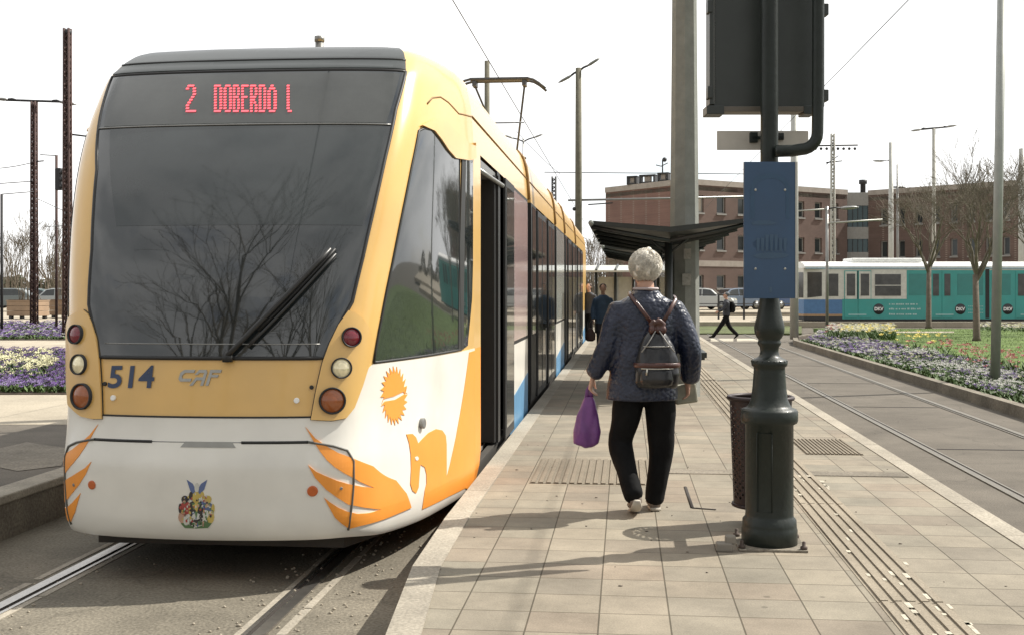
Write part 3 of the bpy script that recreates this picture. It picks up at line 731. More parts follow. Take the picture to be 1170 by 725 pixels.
# city crest
CR = {'cr_red': (.35, .06, .05), 'cr_gold': (.5, .38, .10), 'cr_green': (.10, .18, .08), 'cr_blue': (.10, .14, .28), 'cr_dark': (.04, .035, .035), 'cr_pale': (.55, .55, .5), 'cr_flesh': (.45, .28, .2)}
crm = {k: mat(k, v, .5) for k, v in CR.items()}
def cpoly(poly, key, lv):
    g = MB(); patch(pxs([(203+x*.44, 546+y*.56) for x, y in poly]), .009+.0007*lv, False, g, step=(.05, .2)); return (g, key)
def ell(cx, cy, rx, ry, n=10, a0=0): return [(cx+rx*math.cos(6.283*i/n+a0), cy+ry*math.sin(6.283*i/n+a0)) for i in range(n)]
crest = [([(25, 2), (40, 10), (48, 22), (44, 32), (34, 24)], 'cr_blue', 0), ([(78, 2), (62, 10), (54, 22), (58, 32), (70, 22)], 'cr_blue', 0), (ell(51, 18, 6, 10), 'cr_pale', 1),
 (ell(50, 38, 11, 12), 'cr_gold', 2), (ell(20, 42, 9, 8), 'cr_dark', 1), (ell(80, 42, 9, 8), 'cr_gold', 1), ([(4, 55), (20, 44), (38, 52), (34, 70), (18, 74), (6, 68)], 'cr_red', 1),
 ([(96, 55), (80, 46), (62, 52), (66, 70), (84, 74), (95, 66)], 'cr_blue', 1), (ell(14, 78, 11, 12), 'cr_flesh', 1), (ell(86, 78, 10, 13), 'cr_gold', 1), (ell(74, 72, 8, 9), 'cr_pale', 2), (ell(24, 84, 8, 10), 'cr_pale', 2),
 ([(34, 46), (66, 46), (66, 74), (58, 86), (50, 90), (42, 86), (34, 74)], 'cr_dark', 2), ([(38, 49), (62, 49), (58, 62), (42, 62)], 'cr_green', 3), (ell(50, 56, 6, 8), 'cr_gold', 4), (ell(50, 76, 11, 7), 'cr_pale', 3), ([(46, 66), (54, 66), (50, 84)], 'cr_green', 4),
 ([(10, 90), (30, 86), (50, 92), (70, 86), (90, 90), (80, 99), (50, 100), (20, 99)], 'cr_green', 2), ([(30, 92), (50, 95), (70, 92), (50, 98)], 'cr_pale', 3), (ell(8, 60, 4, 10), 'cr_dark', 3), (ell(93, 60, 4, 9), 'cr_gold', 3),
 (ell(36, 34, 5, 8), 'cr_dark', 2), (ell(65, 34, 5, 8), 'cr_gold', 2), ([(30, 60), (36, 58), (36, 72), (31, 70)], 'cr_gold', 4)]
rc = random.Random(5)
for i in range(110):
    a = rc.uniform(0, 6.283); q = rc.random()**.5; x_, y_ = 50+44*q*math.cos(a), 62+34*q*math.sin(a); crest.append((ell(x_, y_, rc.uniform(1.2, 3.4), rc.uniform(1.5, 4.5), 5, a), rc.choice(list(CR)+['cr_gold', 'cr_dark', 'cr_pale']), 5))
gm = MB(); keys = list(CR)
for poly, key, lv in crest:
    g_, _ = cpoly(poly, key, lv); gm.add(g_.v, g_.f, keys.index(key))
part('city_crest', gm, [crm[k] for k in keys], T, label='small painted city coat of arms on the bumper')
# cab side windows
sw = pxs([(427, 407), (436, 360), (448, 300), (460, 240), (470, 190), (478, 150), (484, 147), (492, 149), (502, 160), (512, 175), (518, 181)])
sw = sw+[(uz(524, 184)[0], 2.76), (uz(526, 394)[0], 1.34)]
sw[0] = (sw[0][0], 1.335)
ub = uz(526, 300)[0]; ue = .995
sw2 = [(ub+.008, 2.765), (.97, 2.80), (.972, 2.0), (.962, 1.72), (.93, 1.42), (.925, 1.36), (ub+.008, 1.34)]
for mir in (False, True):
    flatten_smooth(part('cab_side_window', patch(sw, .007, mir), m_glass, T))
    flatten_smooth(part('cab_side_window', patch(sw2, .007, mir), m_glass, T))
    s_ = -1 if mir else 1
    part('window_seal', line_on([(s_*u, z) for u, z in sw+[sw[0]]], .009, None, .004), m_blk, T)
    part('window_post', patch([(ub-.012, 2.77), (ub+.02, 2.77), (ub+.02, 1.34), (ub-.012, 1.335)], .010, mir), m_blk, T)
# yellow brow that hangs over the side window
brow = pxs([(480, 144), (486, 140), (496, 136), (507, 139), (520, 152), (535, 165), (546, 171)])
brow = [(u, z) for u, z in brow]+[(.999, 2.95), (.999, 2.83), (.95, 2.80), (.905, 2.775)]+pxs([(518, 181), (510, 172), (502, 160), (494, 150), (487, 147)])
for mir in (False, True):
    flatten_smooth(part('window_brow', patch(brow, .022, mir), m_yel, T))
cre = pxs([(488, 119), (494, 112), (503, 111), (512, 117), (524, 130)])
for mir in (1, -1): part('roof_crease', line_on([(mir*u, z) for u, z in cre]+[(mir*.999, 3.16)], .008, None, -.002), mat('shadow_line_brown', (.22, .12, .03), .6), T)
# wiper
g = MB(); a = uz(262, 407); b = uz(300, 362); c = uz(340, 325); d = uz(378, 287)
ln = [(a[0]+(d[0]-a[0])*t, a[1]+(d[1]-a[1])*t) for t in [i/8 for i in range(9)]]
g.tube([S(u, z)+SN(u, z)*.045 for u, z in ln], [.017]*8+[.013], 8)
ln2 = [(u+.016, z-.03) for u, z in ln[1:]]; g.tube([S(u, z)+SN(u, z)*.04 for u, z in ln2], .010, 6)
wp_ = part('wiper', g, mat('wiper_black', (.02, .02, .02), .4), T)
g = MB(); b0 = uz(296, 378); b1 = uz(383, 286); lnb = [(b0[0]+(b1[0]-b0[0])*t, b0[1]+(b1[1]-b0[1])*t) for t in [i/8 for i in range(9)]]
g.tube([S(u, z)+SN(u, z)*.022 for u, z in lnb], [.012]*9, 6, side=(0, -1, 0), flat=.8); part('wiper_blade', g, m_blk, wp_)
g = MB(); p = S(*a); g.lathe((p.x, p.y-.03, p.z), [(.03, -.03), (.035, 0), (.02, .03)], 14); part('wiper_pivot', g, m_blk, wp_)
# underbody of the nose
g = MB()
pl = [(TX-.80, 6.98), (TX+.80, 6.98), (TX+1.0, 7.5), (TX+1.15, 9.2), (TX-1.15, 9.2), (TX-1.0, 7.5)]
g.add([(x, y, .175) for x, y in pl]+[(x, y, .34) for x, y in pl], [tuple(range(6)), tuple(range(6, 12))]+[(i, (i+1) % 6, (i+1) % 6+6, i+6) for i in range(6)])
part('obstacle_guard', g, m_under, T)
# ---- saloon modules
def prof(z): return interp(WZ, z)
def side_strip(y0, y1, z0, z1, mt, nm, par=T, out=.0, th=.06, both=True, nz=None, label=None):
    nz = nz or max(1, int((z1-z0)/.12)); objs = []
    for sgn in ((1, -1) if both else (1,)):
        g = MB(); zz = [z0+(z1-z0)*i/nz for i in range(nz+1)]; vs = []
        for z in zz:
            w_ = prof(z)
            for y in (y0, y1): vs += [(TX+sgn*(w_+out), y, z), (TX+sgn*(w_+out-th), y, z)]
        fs = []
        for j in range(nz):
            a = j*4; b = a+4; fs += [(a, a+2, b+2, b), (a+1, b+1, b+3, a+3), (a, b, b+1, a+1), (a+2, a+3, b+3, b+2)]
        k = nz*4; fs += [(0, 1, 3, 2), (k, k+2, k+3, k+1)]
        g.add(vs, fs, 0, False); objs.append(part(nm, g, mt, par, label=label))
    return objs
m_pink = mat('pinkish_window_film', (.42, .30, .30), .15, 0, .12, 1.2, coat=.6)
def roof(y0, y1, nm='roof'):
    g = MB(); zz = [2.90, 2.98, 3.06, 3.14, 3.22, 3.30, 3.38, 3.44, 3.49, 3.52, 3.55]; vs = []; 
    pf = [(prof(z), z) for z in zz]; pf = [(-a, b) for a, b in pf]+[(-.3, 3.56), (.3, 3.56)]+[(a, b) for a, b in reversed(pf)]
    n = len(pf)
    for y in (y0, y1): vs += [(TX+a, y, b) for a, b in pf]
    g.add(vs, [(i, i+1, n+i+1, n+i) for i in range(n-1)]+[tuple(range(n)), tuple(range(n, 2*n))], 0, True)
    return flatten_smooth(part(nm, g, m_yel, T), 28)
def frame_black(y0, y1, z0=.34, z1=2.9, out=.002): side_strip(y0, y1, z0, z1, m_blk, 'pillar', out=out)
def win(y0, y1, z0=1.22, z1=2.86, mt=m_glass2): side_strip(y0+.04, y1-.04, z0, z1, mt, 'window', out=.006, th=.02)
def lower(y0, y1, white=True):
    side_strip(y0, y1, .215, 1.20, m_wht if white else m_yel, 'side_panel')
    for sgn in (1, -1):
        g = MB(); x = TX+sgn*(1.36+.004); x2 = TX+sgn*1.345
        g.add([(x, y0+.02, .225), (x, y1-.02, .225), (x, y1-.02, .78), (x, y0+.02, .62), (x2, y0+.02, .225), (x2, y1-.02, .225), (x2, y1-.02, .78), (x2, y0+.02, .62)], [(0, 1, 2, 3), (4, 5, 6, 7), (0, 1, 5, 4), (1, 2, 6, 5), (2, 3, 7, 6), (3, 0, 4, 7)])
        part('blue_stripe', g, m_blue, T)
def leaf(y0, y1, sides=(1, -1), out=.02):
    for sgn in sides:
        xa = TX+sgn*(1.36+out); xb = xa-sgn*.03
        g = MB(); g.box((xa, y0, .36), (xb, y1, 2.86), bev=.008); d = part('door', g, m_blk, T)
        g = MB(); g.box((xa+sgn*.004, y0+.07, .46), (xa-sgn*.02, y1-.07, 2.78)); part('door_glass', g, m_glass2, d)
def bellows(y0, y1):
    g = MB(); n = 9; vs = []; pf = [(-1.26, .4), (-1.285, 2.8), (-1.2, 3.15), (-.95, 3.38), (.95, 3.38), (1.2, 3.15), (1.285, 2.8), (1.26, .4)]
    for i in range(n+1):
        y = y0+(y1-y0)*i/n; k = 1.0 if i % 2 else .965
        vs += [(TX+a*k, y, b) for a, b in pf]
    m_ = len(pf); g.add(vs, [(i*m_+j, i*m_+(j+1) % m_, (i+1)*m_+(j+1) % m_, (i+1)*m_+j) for i in range(n) for j in range(m_)]); part('bellows', g, m_blk, T)
# interior core: dark saloon seen through the open door, floor and seats
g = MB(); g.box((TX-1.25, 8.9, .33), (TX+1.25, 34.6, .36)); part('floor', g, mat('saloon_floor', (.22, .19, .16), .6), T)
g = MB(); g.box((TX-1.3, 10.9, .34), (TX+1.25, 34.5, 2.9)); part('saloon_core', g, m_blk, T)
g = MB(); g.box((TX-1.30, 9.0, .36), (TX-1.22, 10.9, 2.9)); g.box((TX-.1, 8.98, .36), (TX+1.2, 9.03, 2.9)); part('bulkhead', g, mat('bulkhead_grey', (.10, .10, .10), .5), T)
g = MB(); g.tube([(TX+.95, 9.75, .36), (TX+.95, 9.75, 2.85)], .018, 10); g.tube([(TX+1.1, 10.55, .5), (TX+1.1, 10.5, 1.3), (TX+1.1, 10.55, 2.2)], .018, 10); part('grab_rail', g, mat('grab_rail_yellow', (.7, .5, .05), .35), T)
side_strip(8.95, 9.36, .215, 1.32, m_org, 'side_panel', label='orange lower panel beside the open front door'); side_strip(8.95, 9.36, 1.32, 2.9, m_yel, 'side_panel')
side_strip(9.36, 10.78,   .215, .36, m_under, 'door_sill'); side_strip(9.36, 10.78, .28, 2.9, m_wht, 'side_panel', both=False) if False else None
g = MB(); g.box((TX-1.36, 9.36, .36), (TX-1.30, 10.78, 2.9)); part('side_panel', g, m_wht, T)
g = MB(); g.box((TX+1.2, 9.38, 2.80), (TX+1.34, 10.8, 2.88)); g.tube([(TX+1.33, 9.42, 2.79), (TX+1.40, 10.7, 2.77)], .02, 8); part('door_header', g, m_gunm, T)
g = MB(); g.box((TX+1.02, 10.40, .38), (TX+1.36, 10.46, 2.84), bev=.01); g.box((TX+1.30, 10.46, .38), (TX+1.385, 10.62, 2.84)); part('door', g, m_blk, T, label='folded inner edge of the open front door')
frame_black(10.6, 10.82)
leaf(10.84, 11.68, (1,), .055)
side_strip(10.82, 11.75,   .215, .36, m_under, 'door_sill'); side_strip(11.68, 11.76, .36, 2.9, m_blk, 'pillar')
lower(11.76, 13.95); side_strip(11.76, 13.95, 1.20, 2.9, m_blk, 'pillar'); win(11.8, 13.9, 1.24, 2.86, m_pink)
g = MB()
for i in range(7): g.box((TX+1.368, 11.80, 1.75+i*.05), (TX+1.372, 12.15, 1.77+i*.05))
part('vent_slats', g, m_gunm, T)
for a, b in ((8.95, 13.98), (14.46, 19.3), (19.75, 22.4), (22.85, 27.35), (27.8, 34.9)): roof(a, b)
def skirt(y0, y1): side_strip(y0, y1,   .215, .36, m_under, 'door_sill')
for a, b in ((13.98, 14.46), (19.3, 19.75), (22.4, 22.85), (27.35, 27.8)): bellows(a, b)
def door_module(a, b):
    skirt(a, b); frame_black(a, a+.12); frame_black(b-.12, b); y = a+.12; span = b-a-.24
    seq = [('w', .16), ('d', .17), ('d', .17), ('w', .0), ('w', .12), ('d', .17), ('d', .17), ('w', .04)]; tot = sum(q for _, q in seq)
    for k, q in seq:
        l_ = span*q/tot
        if l_ < .05: continue
        if k == 'd': leaf(y+.02, y+l_-.02)
        else: side_strip(y, y+l_, .36, 1.2, m_blk, 'side_panel'); side_strip(y, y+l_, 1.2, 2.9, m_blk, 'pillar'); win(y, y+l_)
        y += l_
door_module(14.46, 19.3); door_module(22.85, 27.35); door_module(27.8, 32.2)
lower(19.75, 22.4); side_strip(19.75, 22.4, 1.2, 2.9, m_blk, 'pillar'); win(19.8, 22.35, 1.24, 2.86, mat('pale_window_film', (.33, .37, .36), .15, coat=.6))
lower(32.2, 34.9); side_strip(32.2, 34.9, 1.2, 2.9, m_yel, 'side_panel')
g = MB(); vs = [(2*TX-v.x if False else v.x, (34.9+(YN-v.y)), v.z) for v in nv]; g.add(vs, nf, 0, True); part('rear_shell', g, m_yel, T)
g = MB()
for y0, y1 in ((10.9, 12.9), (20.2, 22.1), (29.9, 31.9)): g.box((TX-1.15, y0, .09), (TX+1.15, y1, .34))
part('bogie_cover', g, m_under, T)
g = MB(); g.box((TX-1.24, 9.2, .12), (TX+1.24, 34.6, .33)); part('underframe', g, m_under, T)
# roof crease along the modules, rear lips at the joints, roof boxes
for a, b in ((8.95, 13.98), (14.46, 19.3), (19.75, 22.4), (22.85, 27.35), (27.8, 34.9)):
    g = MB(); g.tube([(TX+prof(3.16)+.002, a+.01, 3.16), (TX+prof(3.16)+.002, b-.01, 3.16)], .009, 6); part('roof_crease', g, MATS['shadow_line_brown'], T)
for y in (13.98, 19.3, 22.4, 27.35):
    g = MB(); g.tube([(TX+prof(z)+.012, y, z) for z in (2.9, 3.06, 3.18, 3.30, 3.42, 3.5)], .025, 6, flat=1); part('joint_lip', g, MATS['shadow_line_brown'], T)
for y0, y1 in ((15.0, 18.8), (23.5, 26.8), (29, 33)):
    g = MB(); g.box((TX-.8, y0, 3.5), (TX+.8, y1, 3.72), bev=.05); part('roof_box', g, m_yel, T)
# pantograph
PY = 23.0
pg = MB(); pg.box((TX-.5, PY-.2, 3.5), (TX+.5, PY+1.6, 3.75)); pn = part('pantograph', pg, m_gunm, T)
m_pan = mat('pantograph_steel', (.10, .10, .10), .5, .5)
g = MB()
for s in (-1, 1):
    g.tube([(TX+s*.30, PY+1.4, 3.8), (TX+s*.22, PY+2.4, 4.75), ], .035, 8); g.tube([(TX+s*.12, PY+2.4, 4.75), (TX+s*.52, PY+.1, 6.0)], .022, 8)
g.tube([(TX-.35, PY+2.4, 4.75), (TX+.35, PY+2.4, 4.75)], .03, 8); g.tube([(TX-.55, PY+1.1, 5.35), (TX+.42, PY+1.1, 5.35)], .014, 6); g.ball((TX, PY+2.4, 4.72), .09)
part('arm', g, m_pan, pn)
g = MB()
for dy in (0, .3):
    g.tube([(TX+x, PY+dy, 6.08-(.0 if abs(x) < .62 else (abs(x)-.62)**1.5*1.1)) for x in (-.95, -.82, -.7, -.6, -.3, 0, .3, .6, .7, .82, .95)], .026, 8)
g.box((TX-.6, PY-.02, 6.07), (TX+.6, PY+.32, 6.11)); g.box((TX-.55, PY, 5.95), (TX-.47, PY+.3, 6.08)); g.box((TX+.47, PY, 5.95), (TX+.55, PY+.3, 6.08))
part('collector_head', g, m_pan, pn)
g = MB(); g.tube([CW(365, 13, 3.45), CW(365, 13, 4.62)], .05, 8); g.tube([CW(365, 13, 4.62), CW(365, 13, 4.68)], .06, 8); part('antenna', g, m_gunm, T)
# ------------------------------------------------------------------ street furniture on the platform
m_green = mat('dark_green_iron', (.011, .016, .013), .45, 0, .25, 7, coat=.05, spec=.35, bump=.15, bscale=25)
m_sblue = mat('sign_blue_back', (.012, .050, .115), .45, 0, .12, 3, coat=.3)
m_sbl2 = mat('sign_blue_ghost', (.035, .075, .13), .4)
m_sbl3 = mat('sign_blue_dark', (.010, .04, .092), .4)
m_dkp = mat('dark_panel', (.028, .034, .031), .45, 0, .15, 5)
m_lead = mat('galvanised_steel', (.30, .31, .29), .55, .3, .1, 4)
m_gal2 = mat('pale_galvanised', (.42, .42, .39), .55, .2, .1, 4)
m_cpole = mat('concrete_pole', (.19, .195, .175), .85, 0, .16, 5, bump=.3)
m_cpole2 = mat('concrete_pole_pale', (.38, .37, .33), .85, 0, .12, 5, bump=.2)
def LP(y, px=879, d=6.5): return CAMZ+(HY-y)*d/F
base = CW(879, 6.5, PZ)
col = thing('lamp_column', 'dark green cast iron column with fluted base carrying the signs on the platform', 'lamp column', base)
S_ = 6.5/F
pr = [(628, 31.5), (603, 31.5), (601, 30.8), (598, 30.5), (592, 30.2), (589, 27.5), (586, 27), (484, 27), (482, 31), (479, 32), (469, 32), (466.5, 30.5), (465, 26), (462, 23.5), (455, 20.5), (440, 18.8), (422, 17.6), (419, 17.6), (417, 20), (412.5, 20.6), (410.5, 19), (408.5, 15), (406, 11.5), (401, 10.2), (396, 10.8), (392.5, 13.2), (390, 13.2), (388, 12), (385, 14.2), (380, 16.6), (374, 17.2), (368, 16), (360, 13.9), (350, 12), (342, 11), (325, 10.4), (150, 10), (0, 9.8), (-140, 9.2), (-150, 9.2)]
g = MB(); g.lathe(base, [(h*S_, LP(y)-PZ) for y, h in pr], 32); part('column', g, m_green, col)
g = MB()
for k in (1, 4):
    t = 2*math.pi*k/6+.2; r = 26.6*S_; p = base+Vector((math.cos(t)*r, math.sin(t)*r, 0)); tt = Vector((-math.sin(t), math.cos(t), 0)); z0, z1 = LP(580)-PZ, LP(492)-PZ
    q = [p+tt*.042+Vector((0, 0, z0)), p-tt*.042+Vector((0, 0, z0)), p-tt*.042+Vector((0, 0, z1)), p+tt*.042+Vector((0, 0, z1))]
    g.tube(q+[q[0]], .003, 6)
for k in range(18):
    t = 2*math.pi*k/18; r = 19.6*S_; g.ball((base.x+math.cos(t)*r, base.y+math.sin(t)*r, LP(412)), .007, 6, 4)
part('relief', g, m_green, col)
g = MB(); g.box((base.x-.19, base.y-.185, PZ), (base.x+.19, base.y+.185, PZ+.014), bev=.004); part('base_plate', g, m_concd, col)
for sx, sy in ((-1, -1), (1, -1), (-1, 1), (1, 1)):
    g = MB(); x, y = base.x+sx*.17, base.y+sy*.155; g.lathe((x, y, PZ+.014), [(.020, 0), (.020, .016), (.010, .018), (.010, .04), (.007, .044)], 6); part('anchor_bolt', g, mat('rusty_bolt', (.07, .05, .04), .8), col)
g = MB(); p = CW(818, 6.35, PZ); g.box((p.x-.0, p.y-.03, PZ+.0), (p.x+.09, p.y+.04, PZ+.05), bev=.01); g.box((p.x+.05, p.y-.02, PZ+.04), (p.x+.11, p.y+.03, PZ+.09), bev=.01); part('anchor_clamp', g, mat('grey_clamp', (.2, .18, .15), .8), col)
g = MB(); rim = base+Vector((0, 0, 0)); zt_ = LP(-150)
g.lathe((base.x, base.y, zt_), [(.05, 0), (.09, .03), (.09, .06), (.03, .14), (.005, .2)], 20); part('finial', g, m_green, col)
# bent conduit that frames the big panel
g = MB(); def_ = lambda px, py, d=6.42: CW(px, d, CAMZ+(HY-py)*d/F)
q = [def_(886, 173), def_(905, 172.5), def_(915, 171)]+[def_(915+19*math.sin(a), 152+19*math.cos(a)) for a in [i*math.pi/12 for i in range(1, 7)]]+[def_(934.5, 120), def_(935, 0), def_(935, -120), def_(925, -138), def_(886, -142)]
g.tube(q, .034, 12); part('side_tube', g, m_green, col)
# big dark panel (back of a timetable case)
d0 = 6.62
def P_(px, py, d=d0): return CW(px, d, CAMZ+(HY-py)*d/F)
M0 = Matrix.Translation(P_(878, 60))@Matrix.Rotation(PSI, 4, 'Z')
def rbox(g, px0, px1, py0, py1, y0, y1, mi=0, bev=.0, d=d0, M=None):
    k = d/F; g.box(((px0-878)*k, y0, (60-py1)*k), ((px1-878)*k, y1, (60-py0)*k), mi, M or M0, bev)
case = thing('display_case', 'large dark timetable case seen from behind above the blue sign', 'display case', tuple(P_(878, 128)), PSI)
g = MB(); rbox(g, 816, 936, -150, 122, 0, .09); part('back_panel', g, m_dkp, case)
g = MB(); rbox(g, 810.5, 815.5, -150, 120, -.01, .12, 0, .004); part('side_frame', g, m_dkp, case)
g = MB(); rbox(g, 815.5, 817.8, -150, 119, .0, .10); part('edge_trim', g, m_gal2, case)
g = MB(); rbox(g, 936, 942, -150, 122, .0, .11); part('side_frame', g, m_dkp, case)
g = MB(); rbox(g, 812, 938, 122, 128, -.01, .12, 0, .003); part('bottom_rail', g, mat('brownish_rail', (.11, .095, .075), .5), case)
for a, b in ((807, 827), (918, 931)):
    g = MB(); rbox(g, a, b, 121, 131, -.015, .125, 0, .004); part('corner_bracket', g, m_dkp, case)
for py in (8, 106):
    g = MB(); rbox(g, 808, 814, py-7, py+7, -.02, .05, 0, .004); part('hinge', g, m_dkp, case); g = MB(); rbox(g, 940, 946, py-3, py+10, -.02, .05, 0, .004); part('hinge', g, m_dkp, case)
# narrow white board behind the column
bd = thing('white_board', 'narrow off-white board clamped behind the iron column under the big case', 'board', tuple(P_(870, 171)), PSI)
g = MB(); rbox(g, 820, 925, 149, 171, .02, .035, 0, .004); part('board', g, mat('offwhite_board', (.46, .43, .38), .5, dirt=.5), bd)
g = MB(); rbox(g, 857, 866, 151, 163, .0, .03, 0, .004); rbox(g, 888, 896, 152, 160, .0, .03, 0, .004); rbox(g, 860, 895, 156, 159, -.0, .022); part('clamp', g, m_green, bd)
# blue sign
d1 = 6.33
M1 = Matrix.Translation(CW(880, d1, CAMZ+(HY-263)*d1/F))@Matrix.Rotation(PSI+R(2), 4, 'Z'); K = d1/F
def bb(g, x0, x1, y0, y1, a, b, mi=0, bev=0): g.box(((x0-880)*K, a, (263-y1)*K), ((x1-880)*K, b, (263-y0)*K), mi, M1, bev)
sg = thing('sign', 'tall blue metal stop sign seen from behind on the iron column', 'sign', tuple(CW(880, d1, CAMZ+(HY-341)*d1/F)), PSI)
g = MB(); bb(g, 850, 909, 185, 341, 0, .022, 0, .003); part('panel', g, m_sblue, sg)
g = MB(); bb(g, 909, 911.5, 185, 341, -.002, .024); part('edge', g, m_gal2, sg)
def ghost(poly, lv, mt, nm='faint_marks'):  # faint shape in a slightly different blue, laid over the panel
    g = MB(); g.prism(poly, lambda x, y, t: M1 @ Vector(((x-880)*K, -.0005-.0006*lv-t, (263-y)*K)), .0006); part(nm, g, mt, sg)
arch = [(857, 250), (857, 215)]+[(880-22*math.cos(a), 214-16*math.sin(a)) for a in [i*math.pi/12 for i in range(0, 13)]]+[(902, 250), (898, 250), (898, 216)]+[(880+18*math.cos(a), 216-12*math.sin(a)) for a in [i*math.pi/12 for i in range(0, 13)]]+[(862, 250)]
ghost(arch, 0, mat('sign_arch', (.022, .062, .12), .4)); ghost([(858, 254), (866, 252), (880, 252), (888, 255), (880, 257), (860, 257)], 1, m_sbl2)
ghost([(862+(x*.36), 268+y*.22) for x, y in ell(50, 50, 56, 34, 20)], 0, m_sbl3)
for k in range(7): ghost([(864+k*5.2, 272-(4 if 1 < k < 5 else 0)), (868+k*5.2, 272-(4 if 1 < k < 5 else 0)), (867+k*5.2, 287), (864.5+k*5.2, 287)], 2, m_sbl2)
ghost([(860, 292), (870, 289), (882, 288.5), (894, 289), (902, 291), (897, 294), (880, 295.5), (866, 295)], 2, m_sbl2)
ghost([(879, 328), (882, 328), (882, 334), (879, 334)], 1, m_sbl2)
g = MB()
for x in (863, 897):
    for y in (217, 307):
        c = M1 @ Vector(((x-880)*K, -.002, (263-y)*K)); g.ball(c, .007, 8, 6)
part('rivet', g, m_gal2, sg)
# perforated waste bin
bc = CW(869, 7.05, 0); bn = thing('litter_bin', 'dark perforated metal litter bin hanging behind the iron column', 'litter bin', (bc.x, bc.y, PZ))
zb0, zb1 = .46, 1.12
g = MB(); NU, NV = 44, 30
def bp2(i, j, o=0):
    t = 2*math.pi*i/NU; h = j/NV; r = .165+.025*h+o; return Vector((bc.x+r*math.cos(t), bc.y+r*math.sin(t), zb0+(zb1-zb0)*h))
for i in range(NU):
    for j in range(NV):
        q = [bp2(i, j), bp2(i+1, j), bp2(i+1, j+1), bp2(i, j+1)]
        if 2 <= j < NV-2 and (i+j) % 2 == 0 and i % 11:
            c = sum(q, Vector())/4; qi = [c+(v-c)*.8 for v in q]; qi = [c+(qi[k]+qi[(k+1) % 4]-2*c)*.62 for k in range(4)]
            g.add(q+qi, [(k, (k+1) % 4, 4+k) for k in range(4)]+[((k+1) % 4, 4+(k+1) % 4, 4+k) for k in range(4)])
        else: g.add(q, [(0, 1, 2, 3)])
part('basket', g, mat('bin_maroon_black', (.022, .011, .012), .5, .2), bn)
g = MB(); g.tube([bp2(i, NV, .004) for i in range(NU+1)], .014, 8, caps=False); part('rim', g, MATS['bin_maroon_black'], bn); g = MB(); g.tube([bp2(i, 0, .002) for i in range(NU+1)], .012, 8, caps=False); part('rim', g, MATS['bin_maroon_black'], bn)
g = MB(); g.lathe((bc.x, bc.y, zb0), [(.16, 0), (.162, .012)], 24); g.box((bc.x-.03, bc.y-.03, PZ), (bc.x+.03, bc.y+.03, zb0)); g.box((bc.x-.02, bc.y-.50, .95), (bc.x+.02, bc.y-.15, .99)); part('support', g, MATS['bin_maroon_black'], bn)
g = MB(); g.lathe((bc.x, bc.y, zb0+.01), [(.148, 0), (.155, .2), (.162, .58), (.13, .63), (.02, .645)], 14); part('bin_bag', g, mat('bin_bag_pale', (.12, .11, .10), .6, var=.3, scale=12), bn)

# concrete mast on the platform
c = CW(782, 15.7, PZ); g = MB()
g.add([], []); vs = []; H_ = 9.5; n8 = 8
for h, r in ((0, .215), (H_, .135)):
    for k in range(n8): t = 2*math.pi*k/n8; vs.append((c.x+r*math.cos(t), c.y+r*math.sin(t), PZ+h))
g.add(vs, [(k, (k+1) % 8, 8+(k+1) % 8, 8+k) for k in range(8)]+[tuple(range(8, 16))])
mp_ = thing('concrete_mast', 'thick grey octagonal concrete mast rising from the middle of the platform', 'mast', c)
part('shaft', g, m_cpole, mp_)
g = MB()
for k, (dx, z, wd, hg) in enumerate(((.03, 1.95, .10, .14), (.05, 2.12, .05, .06), (-.05, 2.2, .10, .08), (.02, 1.6, .12, .16))):
    q = c+Vector((dx, -.205, 0)); g.box((q.x-wd/2, q.y-.004, PZ+z-hg/2), (q.x+wd/2, q.y+.02, PZ+z+hg/2))
part('sticker', g, mat('worn_sticker', (.30, .29, .26), .7, var=.3, scale=20), mp_)
# shelters with gull-wing roofs
m_shel = mat('shelter_dark_green', (.018, .022, .020), .5, 0, .2, 6)
m_shel2 = mat('shelter_slat_light', (.20, .22, .20), .5)
def shelter(y0, y1, lab):
    t = thing('tram_shelter', lab, 'shelter', (.56, (y0+y1)/2, PZ), 0, 'gull-wing tram shelters on the platform')
    for s, (xe, ze) in ((-1, (-.42, 2.60)), (1, (1.50, 2.62))):
        g = MB(); xm, zm = .56, 2.50; L1 = 9
        g.add([(xm, y0, zm), (xe, y0, ze), (xe, y1, ze), (xm, y1, zm), (xm, y0, zm+.07), (xe, y0, ze+.05), (xe, y1, ze+.05), (xm, y1, zm+.07)], [(0, 1, 2, 3), (4, 5, 6, 7), (0, 1, 5, 4), (1, 2, 6, 5), (2, 3, 7, 6), (3, 0, 4, 7)])
        part('roof', g, m_shel, t)
        k = 5
        for i in range(k):
            g = MB(); y = y0+.1+(y1-y0-.2)*i/(k-1)
            g.tube([(xm, y, zm-.10), (xm+(xe-xm)*.55, y, zm+(ze-zm)*.55-.06), (xe, y, ze-.02)], .03, 6); part('rafter', g, m_shel, t)
        g = MB(); g.tube([(xe, y0-.03, ze+.02), (xe, y1+.03, ze+.02)], .035, 8); part('gutter', g, m_shel2 if s < 0 else m_shel, t)
    for y in (y0+.6, y1-.6):
        g = MB(); g.tube([(.56, y, PZ), (.56, y, 2.42)], .05, 12); part('post', g, m_shel, t)
        g = MB(); g.tube([(.56, y, 2.25), (.25, y, 2.50)], .016, 6); g.tube([(.56, y, 2.25), (.87, y, 2.50)], .016, 6); part('brace', g, m_shel, t)
    g = MB(); g.box((.54, y0+.75, 1.0), (.55, y1-.75, 2.2)); part('glass_screen', g, mat('shelter_glass', (.12, .14, .13), .08, coat=.5), t)
    return t
shelter(14.2, 19.3, 'nearer dark gull-wing tram shelter behind the concrete mast'); shelter(21.9, 27, 'farther dark gull-wing tram shelter seen under the nearer roof')
b_ = thing('bench', 'dark platform bench whose end shows beside the elderly woman', 'bench', (1.15, 18, PZ), 0)
g = MB()
